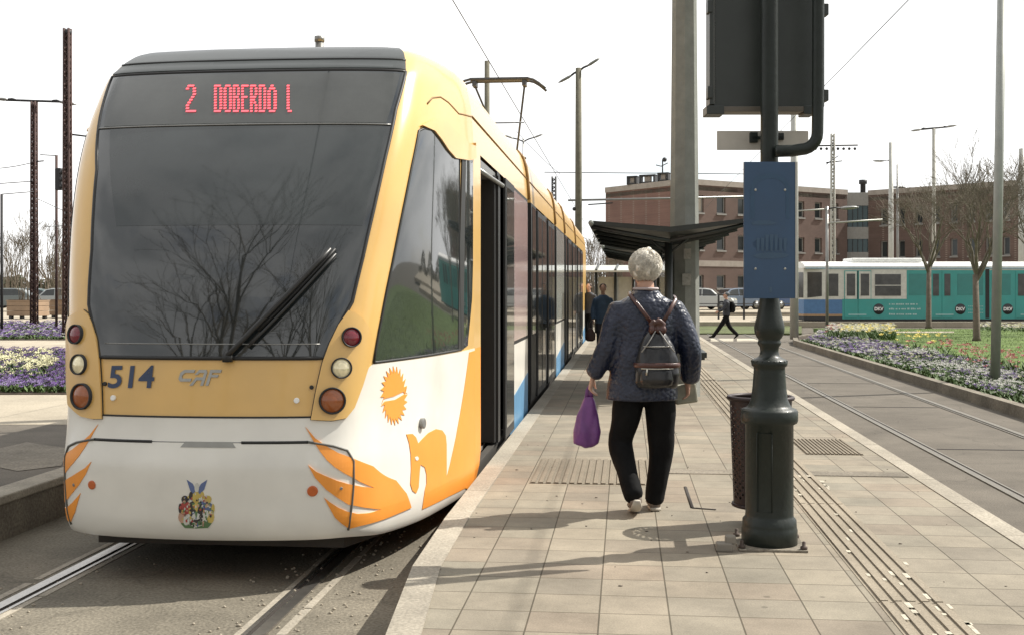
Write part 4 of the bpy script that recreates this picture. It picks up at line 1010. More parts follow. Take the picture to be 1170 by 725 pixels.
for k in range(3): g.box((.80+k*.15, 17.2, .78), (.80+k*.15+.12, 18.3, .86), bev=.006)
part('seat', g, m_dkp, b_)
for y in (17.4, 18.1):
    g = MB(); g.box((.86, y-.03, PZ), (.92, y+.03, .78)); g.box((.82, y-.03, .74), (1.2, y+.03, .78)); part('leg', g, m_dkp, b_)
# pale far shelter
t = thing('glass_shelter', 'small pale-roofed shelter far down the platform beyond the gull-wing roofs', 'shelter', tuple(CW(700, 38, PZ)), PSI)
k38 = 38/F
def q38(px, y, py): return CW(px, 38+y, CAMZ+(HY-py)*k38)
g = MB(); a, b, c_, d_ = q38(664, 0, 311), q38(738, 0, 311), q38(738, 1.6, 304), q38(670, 1.6, 304)
g.add([a, b, c_, d_]+[v+Vector((0, 0, .06)) for v in (a, b, c_, d_)], [(0, 1, 2, 3), (4, 5, 6, 7), (0, 1, 5, 4), (1, 2, 6, 5), (2, 3, 7, 6), (3, 0, 4, 7)]); part('roof', g, mat('pale_shelter_roof', (.40, .41, .38), .4), t)
g = MB()
for px in (681, 703, 724):
    p = q38(px, 0, 311); g.tube([p+Vector((0, 0, .07)), q38(px+3, 1.6, 304)+Vector((0, 0, .07))], .04, 6)
part('roof_rib', g, m_shel, t)
for px in (681, 703, 724):
    g = MB(); p = q38(px, 1.2, 311); g.tube([(p.x, p.y, PZ), (p.x, p.y, 2.5)], .05, 8); part('post', g, m_shel, t)
g = MB(); a = q38(683, 1.3, 311); b = q38(722, 1.3, 311); g.add([(a.x, a.y, .8), (b.x, b.y, .8), (b.x, b.y, 2.25), (a.x, a.y, 2.25), (a.x, a.y+.02, .8), (b.x, b.y+.02, .8), (b.x, b.y+.02, 2.25), (a.x, a.y+.02, 2.25)], [(0, 1, 2, 3), (4, 5, 6, 7), (0, 1, 5, 4), (1, 2, 6, 5), (2, 3, 7, 6), (3, 0, 4, 7)]); part('back_screen', g, mat('pale_screen', (.38, .38, .34), .4), t)

# ------------------------------------------------------------------ masts, lamps, wires
m_rust = mat('rusty_lattice', (.075, .045, .040), .85, .1, .3, 9)
m_wood = mat('weathered_mast', (.135, .125, .09), .9, 0, .25, 6)
m_dark = mat('dark_fitting', (.03, .03, .032), .6)
def zat(py, d): return CAMZ+(HY-py)*d/F
def mast(name, label, cat, px, d, ytop, r0, r1, mt, z0=0.0, arms=(), lean=0.0, group='masts and poles around the tram stop', lattice=False):
    b = CW(px, d, z0); zt = zat(ytop, d); t = thing(name, label, cat, b, PSI, group)
    g = MB(); n = 10
    if lattice:                                        # square lattice mast: four angles and zigzag lacing
        for sx, sy in ((-1, -1), (1, -1), (1, 1), (-1, 1)):
            g.tube([b+Vector((sx*r0*.8, sy*r0*.8, 0)), Vector((b.x+sx*r1*.8, b.y+sy*r1*.8, zt))], r0*.36, 4)
        h = z0; k = 0; st = r0*1.6
        while h < zt-st:
            f = (h-z0)/(zt-z0); r = (r0*(1-f)+r1*f)*.8; 
            for (ax, ay), (bx, by) in (((-1, -1), (1, -1)), ((1, -1), (1, 1)), ((1, 1), (-1, 1)), ((-1, 1), (-1, -1))):
                if k % 2: ax, ay, bx, by = bx, by, ax, ay
                g.tube([(b.x+ax*r, b.y+ay*r, h), (b.x+bx*r, b.y+by*r, h+st)], r0*.24, 3, caps=False)
            h += st; k += 1
    else:
        g.tube([b, Vector((b.x+lean, b.y, zt))], [r0, r1], n)
    part('shaft', g, mt, t)
    for a in arms:
        kind, p1, p2, y1, y2, r = a[:6]; g = MB(); A = CW(p1, d, zat(y1, d)); B = CW(p2, d, zat(y2, d))
        if kind == 'bar': g.tube([A, B], r, 6); part('arm', g, a[6] if len(a) > 6 else m_dark, t)
        elif kind == 'lamp':
            g.tube([A, (A+B)/2+Vector((0, 0, .04)), B], r, 6); ar = part('arm', g, m_dark, t); g = MB(); v = (B-A).normalized(); g.tube([B-v*.05, B+v*.12, B+v*.45, B+v*.62], [(.05, .04), (.13, .07), (.13, .06), (.03, .02)], 8); part('lamp_head', g, m_gunm, ar)
        elif kind == 'ins':
            for q in range(int(a[6])):
                p = A+(B-A)*(q+.5)/a[6]; g.ball(p+Vector((0, 0, -r*2.2)), r*1.8, 6, 4)
            part('insulator', g, m_dark, t)
    return t
mast('lattice_mast', 'tallest rusty lattice mast close to the left side of the yellow tram', 'mast', 77, 35, 33, .115, .09, m_rust, .3, [('bar', 83, 100, 154, 156, .03), ('bar', 74, 81, 36, 38, .09)], lattice=True)
mast('lattice_mast', 'rusty lattice mast with a flat T-shaped row of floodlights at far left', 'mast', 39, 46, 116, .12, .10, m_rust, .3, [('bar', 7, 71, 114.5, 116.5, .05), ('lamp', 20, 8, 115, 114, .05), ('lamp', 60, 70, 115.5, 117, .05), ('bar', 39, 50, 185, 184, .03)], lattice=True)
tl = mast('traffic_signal_pole', 'slim grey pole with a black traffic signal between the two rusty masts', 'traffic signal', 64.5, 42, 178, .05, .05, m_rust, .3, [('bar', 46, 66, 177, 178, .02)])
p = CW(68, 41.8, 0); g = MB(); g.box((p.x-.13, p.y-.12, zat(218, 42)), (p.x+.10, p.y+.1, zat(193, 42)), bev=.03)
h_ = part('signal_head', g, m_dark, tl)
for y in (198, 206, 214):
    g = MB(); c = CW(70, 41.7, zat(y, 42)); g.tube([c+Vector((0, .0, 0)), c+Vector((.16, -.12, 0))], .09, 10, flat=1); part('visor', g, m_dark, h_)
mast('wire_post', 'thin dark post at the left edge of the view', 'post', 2, 40, 222, .05, .05, m_dark, .3)
mast('round_mast', 'short round mast top showing behind the pantograph', 'mast', 556.5, 45, 70, .12, .10, m_wood, 0)
mast('street_lamp', 'distant double-arm street lamp right of the pantograph', 'street lamp', 598, 80, 158, .08, .06, m_gunm, 0, [('lamp', 598, 586, 162, 158, .05), ('lamp', 598, 611, 162, 157, .05)])
mast('lattice_mast', 'small dark lattice mast left of the weathered mast', 'mast', 633, 75, 202, .16, .14, m_dark, 0, lattice=True)
mast('weathered_mast', 'weathered round mast with spotlights on top behind the rear of the yellow tram', 'mast', 661, 50, 78, .17, .13, m_wood, 0, [('lamp', 661, 652, 82, 87, .05), ('lamp', 661, 672, 82, 75, .05), ('bar', 649, 850, 229, 225, .05, m_gunm), ('bar', 672, 700, 234, 232, .03), ('ins', 655, 660, 236, 236, .05, 2)])
mast('steel_pole', 'pale steel pole standing behind the blue sign', 'pole', 907.5, 39.5, 90, .15, .12, m_gal2, .1)
mast('tram_wire_mast', 'white lattice mast with a cross-arm of insulators above the teal tram', 'mast', 951.5, 66, 153, .13, .10, m_cpole2, 0, [('bar', 921, 980, 167, 166, .05), ('ins', 922, 980, 168, 168, .05, 9), ('bar', 944, 962, 186, 184, .04), ('bar', 944, 958, 188, 178, .03)], lattice=True)
mast('bracket_pole', 'thin pole with a short bracket arm and lamp in front of the teal tram', 'pole', 945, 42, 236, .06, .05, m_gunm, .1, [('bar', 912, 945, 241, 239, .03, m_gal2), ('lamp', 945, 962, 239, 238, .03), ('bar', 945, 1008, 255, 251, .035, m_gal2)])
mast('round_mast', 'grey round mast behind the middle of the teal tram', 'mast', 1018, 68, 163, .17, .13, m_gal2, 0, [('lamp', 1018, 1009, 184, 184, .03)])
mast('round_mast', 'slimmer mast just right of the grey round mast behind the teal tram', 'mast', 1025.5, 74, 188, .09, .07, m_gunm, 0, [('bar', 1018, 1032, 214, 214, .06)])
mast('floodlight_mast', 'pale tapered floodlight mast with a wide lamp bar behind the trees', 'mast', 1067, 70, 147, .15, .10, m_cpole2, 0, [('bar', 1052, 1083, 148, 145, .06), ('lamp', 1058, 1052, 147, 148, .05), ('lamp', 1076, 1082, 146, 145, .05)])
mast('round_mast', 'grey round mast at the right edge behind the teal tram', 'mast', 1167.5, 66, 170, .22, .18, m_gal2, 0)
mast('steel_pole', 'near grey steel pole rising from the pansy bed at the right', 'pole', 1137, 20.4, -25, .088, .078, m_lead, .12, lean=.12)
def wire(label, pts, r=.012, sag=0):
    g = MB(); q = []
    for a, b in zip(pts[:-1], pts[1:]):
        a, b = Vector(a), Vector(b)
        for i in range(12): t = i/12; q.append(a+(b-a)*t-Vector((0, 0, sag*4*t*(1-t))))
    q.append(Vector(pts[-1])); g.tube(q, r, 5); c = q[0]; return single('overhead_wire', g, m_dark, label, 'wire', group='overhead tram wires')
wire('contact wire running over the roof of the yellow tram', [(TX, -4, 6.1), (TX, 75, 6.1)], .009)
wire('contact wire high above the right track', [(4.1, -4, 6.0), (4.1, 60, 6.0)], .007)
wire('horizontal span wire just above the factory roof', [CW(622, 50, zat(197, 50)), CW(855, 50, zat(199, 50))], .018)
wire('span wire hooked above the small lattice mast', [CW(590, 60, zat(150, 60)), CW(640, 60, zat(199, 60))], .012, .1)
wire('upper wire entering at the left edge to the far left mast', [CW(-30, 44, zat(193, 44)), CW(40, 46, zat(185, 46))], .018, .1)
wire('middle wire entering at the left edge to the far left mast', [CW(-30, 44, zat(212, 44)), CW(40, 46, zat(207, 46))], .02)
wire('lower wire between the thin post and the far left mast', [CW(2, 40, zat(222, 40)), CW(39, 46, zat(219, 46)), ], .02)
wire('slanting wire between the two left masts', [CW(40, 46, zat(226, 46)), CW(77, 35, zat(243, 35))], .014)
wire('low wire in front of the left trees', [CW(50, 50, zat(259, 50)), CW(77, 35, zat(258, 35))], .014)

# ------------------------------------------------------------------ bare trees
m_bark = mat('grey_brown_bark', (.115, .092, .068), .9, 0, .3, 8, bump=.4, bscale=30)
m_twig = mat('twigs', (.125, .105, .078), .9, 0, .3, 5)
def grow(gt, gc, p, d, L, r, depth, maxd, spread, up, rnd, small=.004):
    n = 3; pts = [p]; q = p; dd = d
    for i in range(n):
        dd = (dd+Vector((rnd.gauss(0, .10), rnd.gauss(0, .10), rnd.gauss(0, .05)+up))).normalized(); q = q+dd*L/n; pts.append(q)
    r1 = max(small, r*.62); g = gt if depth == 0 else gc
    g.tube(pts, [r+(r1-r)*i/n for i in range(n+1)], 7 if depth < 1 else (5 if depth < 3 else 3), caps=False)
    if depth >= maxd: return
    k = rnd.choice((3, 3, 4)) if depth < 3 else rnd.choice((2, 3, 3))
    for i in range(k):
        t = rnd.uniform(.45, 1) if (i and depth) else 1.0
        if depth == 0: t = rnd.uniform(.75, 1.0)
        j = min(n-1, int(t*n)); o = pts[j].lerp(pts[j+1], t*n-j)
        a = rnd.uniform(0, 6.283); s = d.orthogonal().normalized(); s = Matrix.Rotation(a, 3, d) @ s
        nd_ = (d+s*spread*rnd.uniform(.6, 1.25)).normalized()
        grow(gt, gc, o, nd_, L*rnd.uniform(.62, .86), r1*rnd.uniform(.62, .9), depth+1, maxd, spread, up, rnd, small)
def tree(name, label, base, trunk, r, maxd=5, spread=.62, up=.05, seed=1, L0=None, group=None, small=.005, scale=1.0, z0=0):
    rnd = random.Random(seed); t = thing(name, label, 'tree', base, 0, group); gt, gc = MB(), MB(); b = Vector(base)
    gt.tube([b, b+Vector((0, 0, .12)), b+Vector((rnd.gauss(0, .03), 0, trunk))], [r*1.5, r*1.1, r*.85], 9)
    k = rnd.choice((5, 6))
    for i in range(k):
        a = 6.283*i/k+rnd.uniform(-.4, .4); d = Vector((math.cos(a)*spread, math.sin(a)*spread, 1)).normalized()
        grow(gt, gc, b+Vector((0, 0, trunk*rnd.uniform(.86, 1.0))), d, (L0 or trunk*.7)*rnd.uniform(.8, 1.1), r*.55, 1, maxd, spread, up, rnd, small)
    part('trunk', gt, m_bark, t); part('crown', gc, m_twig, t); return t
G1 = 'bare young trees around the tram stop'
tree('bare_tree', 'bare tree on the lawn with an upright twiggy crown in front of the teal tram', CW(1116, 37, .15), 2.15, .105, 6, .46, .10, 11, 1.35, G1, .006)
tree('bare_tree', 'leaning bare tree left of the lawn tree, close to the teal tram', CW(1061, 49, .15), 2.7, .11, 6, .50, .09, 22, 1.55, G1, .007)
tree('bare_tree', 'bare tree half cut off by the right edge of the view', CW(1196, 43, .15), 2.4, .11, 6, .50, .09, 33, 1.6, G1, .007)
tree('bare_tree', 'pale bare tree seen between the tram rear and the shelter', CW(678, 75, .2), 1.6, .10, 6, .5, .07, 44, 1.5, G1, .010)
for px, d, h, sd, lb in ((18, 90, 2.4, 5, 'thin bare tree at the far left behind the planters'), (55, 110, 3.2, 6, 'tall narrow bare tree behind the left masts'), (62, 95, 1.8, 7, 'low bare tree right of the far left mast')):
    tree('bare_tree', lb, CW(px, d, .3), h*.7, .10, 5, .38, .10, sd, h*.8, G1, .012)
# big trees across the road behind the viewpoint (they mirror in the windscreen)
tb = tree('bare_tree', 'large bare tree behind the viewpoint mirrored at the left of the windscreen', (-5.2, -4.5, 0), 3.8, .22, 5, .55, .06, 51, 3.9, G1, .009)
dup(tb, (-1.6, -9.5, 0), 1.9, 'large bare tree behind the viewpoint mirrored in the middle of the windscreen'); dup(tb, (1.8, -7.5, 0), 4.1, 'large bare tree behind the viewpoint mirrored at the right of the windscreen')
dup(tb, (-9.5, -10, 0), 3.0, 'large bare tree farthest to the left behind the viewpoint')
# evergreen hedge masses far left
m_ever = mat('evergreen_leaves', (.035, .055, .022), .8, 0, .4, 2)
def bush(label, px0, px1, d, z0, h, n, seed, name='shrub', mt=m_ever, cat='shrub'):
    rnd = random.Random(seed); g = MB(); a = CW(px0, d, z0); b = CW(px1, d, z0); k = d*.0022
    for i in range(n):
        t = rnd.random(); p = a.lerp(b, t)+Vector((0, rnd.gauss(0, .5), 0)); hh = h*(.55+.45*abs(math.sin(t*7+seed)))*rnd.random()**.6; v = Vector((rnd.gauss(0, 1), rnd.gauss(0, 1), rnd.gauss(0, 1))).normalized(); s = v.orthogonal()*k; w_ = v.cross(s.normalized())*k
        q = p+Vector((0, 0, hh)); g.add([q-s, q-w_, q+s, q+w_], [(0, 1, 2, 3)])
    t = thing(name, label, cat, (a+b)/2); part('foliage', g, mt, t); g = MB(); m_ = (a+b)/2; g.tube([m_, m_+Vector((0, 0, h*.6))], .06, 6); part('trunk', g, m_bark, t)
bush('dark evergreen shrub at the far left edge behind the parked cars', -60, 22, 115, .3, 3.0, 900, 1); bush('dark evergreen shrub between the two rusty masts', 44, 80, 120, .3, 2.6, 600, 2)
m_haz = mat('hazel_twig_mass', (.14, .115, .085), .9, 0, .3, 3)
def thicket(label, px0, px1, d, h, n, seed):
    rnd = random.Random(seed); g = MB()
    for i in range(n):
        p = CW(rnd.uniform(px0, px1), d+rnd.uniform(-2, 2), .3); hh = h*rnd.uniform(.5, 1); q = p+Vector((rnd.gauss(0, .25*hh/3), 0, hh)); g.tube([p, p.lerp(q, .5)+Vector((rnd.gauss(0, .1), 0, 0)), q], [.03, .02, .008], 3, caps=False)
    return single('thicket', g, m_haz, label, 'thicket', kind='stuff')
thicket('thicket of bare grey twigs behind the rear of the yellow tram', 664, 712, 85, 5.2, 260, 3); thicket('thicket of bare twigs behind the left planters', -20, 78, 100, 6.5, 240, 4)

# ------------------------------------------------------------------ planters
m_plk = mat('planter_boards', (.29, .20, .13), .7, 0, .12, 2)
m_soil2 = m_soil
def planter(px0, px1, d, lab, side=.9):
    a = CW(px0, d, .3); W_ = (px1-px0)/F*d*.86; t = thing('planter', lab, 'planter', CW((px0+px1)/2, d, .3), PSI, 'wooden planters on the far left pavement')
    M = Matrix.Translation(CW((px0+px1)/2, d, .3))@Matrix.Rotation(PSI-R(20), 4, 'Z'); g = MB(); n = 3
    for k in range(n): z = .16+k*.26; g.box((-W_/2, -.5, z), (W_/2, .5, z+.245), 0, M, .012)
    part('box', g, m_plk, t)
    g = MB(); g.box((-W_/2-.02, -.53, .93), (W_/2+.02, .53, .98), 0, M); part('rim', g, m_plk, t)
    for sx in (-1, 1):
        for sy in (-1, 1): g = MB(); g.box((sx*(W_/2-.2)-.09, sy*.38-.08, 0), (sx*(W_/2-.2)+.09, sy*.38+.08, .16), 0, M); part('foot', g, m_dark, t)
    g = MB(); g.box((-W_/2+.06, -.44, .95), (W_/2-.06, .44, 1.0), 0, M); part('soil', g, m_soil2, t)
    g = MB(); rnd = random.Random(int(px0)+9)
    for i in range(26):
        p = M @ Vector((rnd.uniform(-.35, .35)*W_, rnd.uniform(-.3, .3), .98)); hh = rnd.uniform(.5, 2.3); g.tube([p, p+Vector((rnd.gauss(0, .12), 0, hh*.6)), p+Vector((rnd.gauss(0, .25), 0, hh))], [.02, .014, .006], 4, caps=False)
    s = single('planter_shrub', g, m_haz, 'leafless shrub stems growing in the '+('left' if px0 < 30 else 'right')+' wooden planter', 'shrub', tuple(M @ Vector((0, 0, .98)))); return t
planter(8, 56, 60, 'wooden box planter fully visible left of the rusty masts'); planter(58, 96, 62, 'wooden box planter partly hidden by the yellow tram')

# ------------------------------------------------------------------ parked cars
def car_at(px, d, z, col, lab, rz=0.0, length=4.1):
    m_c = mat('car_paint_'+'_'.join(str(int(c*100)) for c in col), col, .3, .2, .03, 3, coat=.7)
    t = thing('parked_car', lab, 'car', CW(px, d, z), PSI+rz, 'cars parked in front of the factory')
    M = Matrix.Identity(4); w_ = .82; L2 = length/2
    prof_ = [(-L2, .32), (-L2, .62), (-L2+.12, .78), (-L2+.95, .90), (-L2+1.45, 1.34), (-L2+1.9, 1.44), (L2-1.3, 1.44), (L2-.75, 1.30), (L2-.30, .92), (L2-.03, .84), (L2, .35), (L2-.25, .22), (-L2+.2, .22)]
    def loft(pr, w0, w1, g):
        n = len(pr); vs = []
        for y, k in ((-w0, 0), (-w0+.08, 1), (w0-.08, 1), (w0, 0)):
            for x, z in pr:
                tp = max(0, z-.85)/.6; yy = y*(1-.17*tp); s = 1 if k else .97; vs.append((x*s, yy, .8+(z-.8)*(1 if k else .96)))
        g.add(vs, [tuple(range(n))[::-1], tuple(range(3*n, 4*n))]+[(j*n+i, j*n+(i+1) % n, (j+1)*n+(i+1) % n, (j+1)*n+i) for j in range(3) for i in range(n)])
    g = MB(); loft(prof_, w_, w_, g); bd_ = part('body', g, m_c, t, local=True)
    for s in (-1, 1):
        g = MB(); y = s*(w_-.055); pl_ = [(-L2+1.12, .93), (-L2+1.55, 1.33), (-L2+2.05, 1.37), (-L2+2.05, .93)]; pl2 = [(-L2+2.12, .93), (-L2+2.12, 1.37), (L2-1.3, 1.37), (L2-.85, 1.25), (L2-.6, .96)]
        for pp in (pl_, pl2): g.prism(pp, lambda x, z, tt: Vector((x, s*(w_*(1-.17*max(0, z-.85)/.6)+.004)-s*tt, z)), .02)
        part('side_window', g, m_glass2, t, local=True)
    g = MB(); g.add([(-L2+.98, -.66, .93), (-L2+.98, .66, .93), (-L2+1.44, .60, 1.35), (-L2+1.44, -.60, 1.35), (-L2+1.02, -.66, .90), (-L2+1.02, .66, .90), (-L2+1.5, .60, 1.33), (-L2+1.5, -.60, 1.33)], [(0, 1, 2, 3), (4, 5, 6, 7), (0, 1, 5, 4), (2, 3, 7, 6)]); part('windscreen', g, m_glass2, t, local=True)
    for x in (-L2+.78, L2-.8):
        for s in (-1, 1):
            g = MB(); g.tube([(x, s*(w_-.17), .30), (x, s*(w_+.015), .30)], .30, 18); wh = part('wheel', g, m_blk, t, local=True)
            g = MB(); g.tube([(x, s*(w_+.0), .30), (x, s*(w_+.025), .30)], .19, 14); part('rim', g, m_gunm, wh, local=True)
    for s in (-1, 1):
        g = MB(); g.ball((-L2+.08, s*.6, .66), (.08, .16, .08), 8, 6); part('headlight', g, m_clear, t, local=True)
        g = MB(); g.ball((L2-.06, s*.62, .76), (.06, .12, .1), 8, 6); part('tail_light', g, m_red, t, local=True)
    return t
zc_ = .30
band(68, 150, 470, 1700, .2, .5, 'car_park', m_pale)
c1_ = car_at(806, 76, zc_+.2, (.42, .43, .42), 'silver hatchback parked right of the concrete mast', R(160), 4.0)
car_at(838, 78, zc_+.2, (.15, .19, .25), 'blue-grey car parked behind the walking man', R(20), 4.2)
car_at(862, 79, zc_+.2, (.5, .5, .5), 'pale car parked left of the blue sign post', R(25), 4.2)
car_at(905, 79, zc_+.2, (.06, .10, .2), 'dark blue car parked behind the steel pole', R(15), 4.2)
car_at(4, 80, .5, (.12, .14, .14), 'dark estate car parked at the far left edge', R(8), 4.6); car_at(30, 84, .5, (.05, .09, .09), 'dark green car parked behind the left planter', R(5), 4.4)
car_at(70, 80, .5, (.30, .32, .32), 'grey car parked between the left masts', R(4), 4.6); car_at(764, 79, zc_+.2, (.35, .33, .3), 'beige car hidden partly by the concrete mast', R(10), 4.0)
# railing
rp = thing('railing', 'black pedestrian railing with bars in front of the parked cars', 'railing', CW(850, 61, .25), PSI)
for i in range(7):
    px = 792+i*29; g = MB(); p = CW(px, 61, .25); g.box((p.x-.05, p.y-.05, .25), (p.x+.05, p.y+.05, 1.62)); part('post', g, m_dark, rp)
g = MB()
for y in (336.5, 347, 358): g.tube([CW(792, 61, zat(y, 61)), CW(966, 61, zat(y, 61))], .022, 5)
part('rail', g, m_dark, rp)

# ------------------------------------------------------------------ the teal tram
AX = CW(917, 57, 0); tt = thing('tram', 'teal tram with black round logos and blue nose crossing behind the lawn', 'tram', AX, PSI+R(1.0))
m_teal = mat('teal_paint', (.045, .30, .275), .4, 0, .06, 1, coat=.15, dirt=.1); m_cr = mat('cream_paint', (.60, .58, .52), .4, dirt=.15); m_nb = mat('tram_blue', (.075, .17, .33), .4)
m_wr = mat('white_roof', (.78, .78, .76), .5); m_dwin = mat('dim_window', (.06, .058, .055), .1, 0, .4, 2); m_twin = mat('tinted_teal_window', (.04, .21, .195), .15, 0, .1, 2)
def tb_(nm, x0, x1, z0, z1, mt, y0=-.0, y1=.05, par=None, bev=0, label=None):
    g = MB(); g.box((x0, y0, z0), (x1, y1, z1), 0, None, bev); return part(nm, g, mt, par or tt, local=True, label=label)
TW = 2.3; TE = 17.5
def tbody(z0, z1, mt, nm, xs=.45, xl=.0, W0=0):
    g = MB(); pl_ = [(.95, 0), (TE, 0), (TE, TW), (.95, TW), (xs*.3, TW*.82), (xl, TW*.6), (xl, TW*.4), (xs*.3, TW*.12)]; n = len(pl_); g.add([(x, y, z0) for x, y in pl_]+[(x, y, z1) for x, y in pl_], [tuple(range(n))[::-1], tuple(range(n, 2*n))]+[(i, (i+1) % n, (i+1) % n+n, i+n) for i in range(n)]); return part(nm, g, mt, tt, local=True)
tbody(.62, 1.34, m_nb, 'nose_panel'); tbody(.50, .62, mat('orange_stripe', (.35, .22, .12), .5), 'stripe', .4, .0); tbody(.30, .50, m_dark, 'underframe')
tbody(1.34, 2.92, m_cr, 'body_shell')
g = MB(); pf = [(-.02, 2.92), (.0, 3.02), (.25, 3.16), (.8, 3.24), (1.5, 3.24), (2.05, 3.16), (2.3, 3.02), (2.32, 2.92)]
g.add([(.1, y, z) for y, z in pf]+[(TE, y, z) for y, z in pf], [tuple(range(8)), tuple(range(8, 16))]+[(i, i+1, i+9, i+8) for i in range(7)]); part('roof', g, m_wr, tt, local=True)
tb_('drip_rail', .15, TE, 2.86, 2.93, mat('pale_blue_trim', (.25, .36, .42), .4), -.03, .02)
g = MB(); g.box((2.6, .4, 3.2), (6.2, 1.9, 3.42), bev=.06); part('roof_box', g, m_wr, tt, local=True)
g = MB(); g.add([(.97, -.01, 1.5), (.30, .20, 1.42), (.30, .20, 2.7), (.97, -.01, 2.7), (.97, .03, 1.5), (.30, .24, 1.42), (.30, .24, 2.7), (.97, .03, 2.7)], [(0, 1, 2, 3), (4, 5, 6, 7), (0, 1, 5, 4), (1, 2, 6, 5), (2, 3, 7, 6), (3, 0, 4, 7)]); part('windscreen', g, m_dwin, tt, local=True)
g = MB(); g.box((-.02, TW*.42, 1.45), (.03, TW*.58, 2.7)); g.add([(.12, .30, 1.42), (-.03, TW*.4, 1.42), (-.03, TW*.4, 2.7), (.12, .30, 2.7)], [(0, 1, 2, 3)]); part('windscreen', g, m_dwin, tt, local=True)
tb_('cab_window', 1.22, 1.80, 1.5, 2.62, m_dwin, -.01, .03)
def tdoor(x0, x1):
    for a, b in ((x0, (x0+x1)/2-.03), ((x0+x1)/2+.03, x1)):
        d_ = tb_('door', a, b, .42, 2.78, m_teal, -.035, .02, bev=.01); tb_('door_frame', a+.03, b-.03, 1.36, 2.74, m_cr, -.042, -.02, d_) if x0 < 3 else None
        tb_('door_window', a+.11, b-.11, 1.52, 2.62, m_dwin, -.052, -.01, d_)
    tb_('door_gap', (x0+x1)/2-.03, (x0+x1)/2+.03, .42, 2.78, m_blk, -.01, .03)
tb_('side_panel', 2.0, TE, .36, 1.36, m_teal, -.012, .03)
tb_('wrap_panel', 5.25, TE, 1.36, 2.80, m_teal, -.012, .03)
tdoor(2.1, 3.45); tdoor(6.45, 7.55); tdoor(10.75, 11.9); tdoor(15.0, 16.2)
tb_('window', 3.65, 4.95, 1.52, 2.60, m_dwin, -.02, .02); tb_('window_bar', 3.65, 4.95, 2.02, 2.06, m_cr, -.028, .0)
for a, b in ((5.35, 6.35), (7.8, 9.1), (9.55, 10.5), (12.1, 13.4), (13.6, 14.8)): tb_('window', a, b, 1.55, 2.62, m_twin, -.02, .02)
tb_('articulation', 9.22, 9.42, .4, 2.95, m_blk, -.02, .05)
for x in (1.0, 9.6, 13.8):
    g = MB(); g.box((x, .1, .12), (x+1.9, 2.2, .4), bev=.03); part('bogie', g, m_dark, tt, local=True)
ct = mat('circle_lettering', (.7, .7, .68), .5)
for x in (3.83, 7.95, 10.35):
    g = MB(); g.tube([(x, -.02, .86), (x, -.026, .86)], .27, 24); cl_ = part('round_logo', g, m_dark, tt, local=True)
    vs, fs = text_mesh('DKV', .22, 1.0, .012); g = MB(); g.add([(x+v.x, -.032, .86+v.y) for v in vs], fs); part('logo_text', g, ct, cl_, local=True)
g = MB(); rnd = random.Random(4)
for z, x1 in ((1.10, 5.75), (.86, 5.9), (.60, 5.75)):
    x = 4.35
    while x < x1: w_ = rnd.uniform(.05, .11); g.box((x, -.018, z-.035), (x+w_, -.014, z+.035*rnd.choice((1, 1, 1.5)))); x += w_+rnd.choice((.02, .02, .07))
for z in (1.0, .84, .68):
    x = 8.35
    while x < 9.05: w_ = rnd.uniform(.05, .1); g.box((x, -.018, z-.015), (x+w_, -.014, z+.015)); x += w_+.03
part('advert_lines', g, mat('advert_white', (.36, .52, .50), .5), tt, local=True)
for x in (2.3, 6.7, 11.0): tb_('door_label', x, x+.9, .56, .62, mat('door_label_pale', (.3, .5, .48), .5), -.045, -.03)

# ------------------------------------------------------------------ factory building
def brick_mat(nm, a, b):
    m = bpy.data.materials.new(nm); m.use_nodes = True; nt = m.node_tree; L = nt.links; bs = nt.nodes['Principled BSDF']
    tc = nd(nt, 'ShaderNodeTexCoord'); sx = nd(nt, 'ShaderNodeSeparateXYZ'); L.new(tc.outputs['Object'], sx.inputs[0]); ad = nd(nt, 'ShaderNodeMath', operation='ADD'); L.new(sx.outputs['X'], ad.inputs[0]); L.new(sx.outputs['Y'], ad.inputs[1])
    cb = nd(nt, 'ShaderNodeCombineXYZ'); L.new(ad.outputs[0], cb.inputs['X']); L.new(sx.outputs['Z'], cb.inputs['Y'])
    br = nd(nt, 'ShaderNodeTexBrick'); br.inputs['Scale'].default_value = 1; br.inputs['Brick Width'].default_value = .26; br.inputs['Row Height'].default_value = .085; br.inputs['Mortar Size'].default_value = .008
    br.inputs['Color1'].default_value = (*a, 1); br.inputs['Color2'].default_value = (*b, 1); br.inputs['Mortar'].default_value = (.22, .17, .14, 1); L.new(cb.outputs[0], br.inputs['Vector'])
    no = nd(nt, 'ShaderNodeTexNoise'); no.inputs['Scale'].default_value = .35; no.inputs['Detail'].default_value = 8; L.new(tc.outputs['Object'], no.inputs['Vector'])
    r2 = nd(nt, 'ShaderNodeMapRange'); r2.inputs[1].default_value = .3; r2.inputs[2].default_value = .7; r2.inputs[3].default_value = .8; r2.inputs[4].default_value = 1.18; L.new(no.outputs['Fac'], r2.inputs[0])
    vm = nd(nt, 'ShaderNodeVectorMath', operation='SCALE'); L.new(br.outputs['Color'], vm.inputs[0]); L.new(r2.outputs[0], vm.inputs['Scale']); L.new(vm.outputs[0], bs.inputs['Base Color']); bs.inputs['Roughness'].default_value = .9; return m
m_br1 = brick_mat('red_brick', (.185, .098, .076), (.145, .075, .060)); m_br2 = brick_mat('brown_brick', (.118, .074, .061), (.090, .056, .046))
m_par = mat('parapet_plaster', (.33, .29, .25), .8, dirt=.3); m_wfr = mat('window_frame_pale', (.26, .25, .23), .6); m_pane = mat('window_pane', (.035, .042, .042), .1, 0, .4, .5); m_blind = mat('window_blind', (.42, .37, .30), .7)
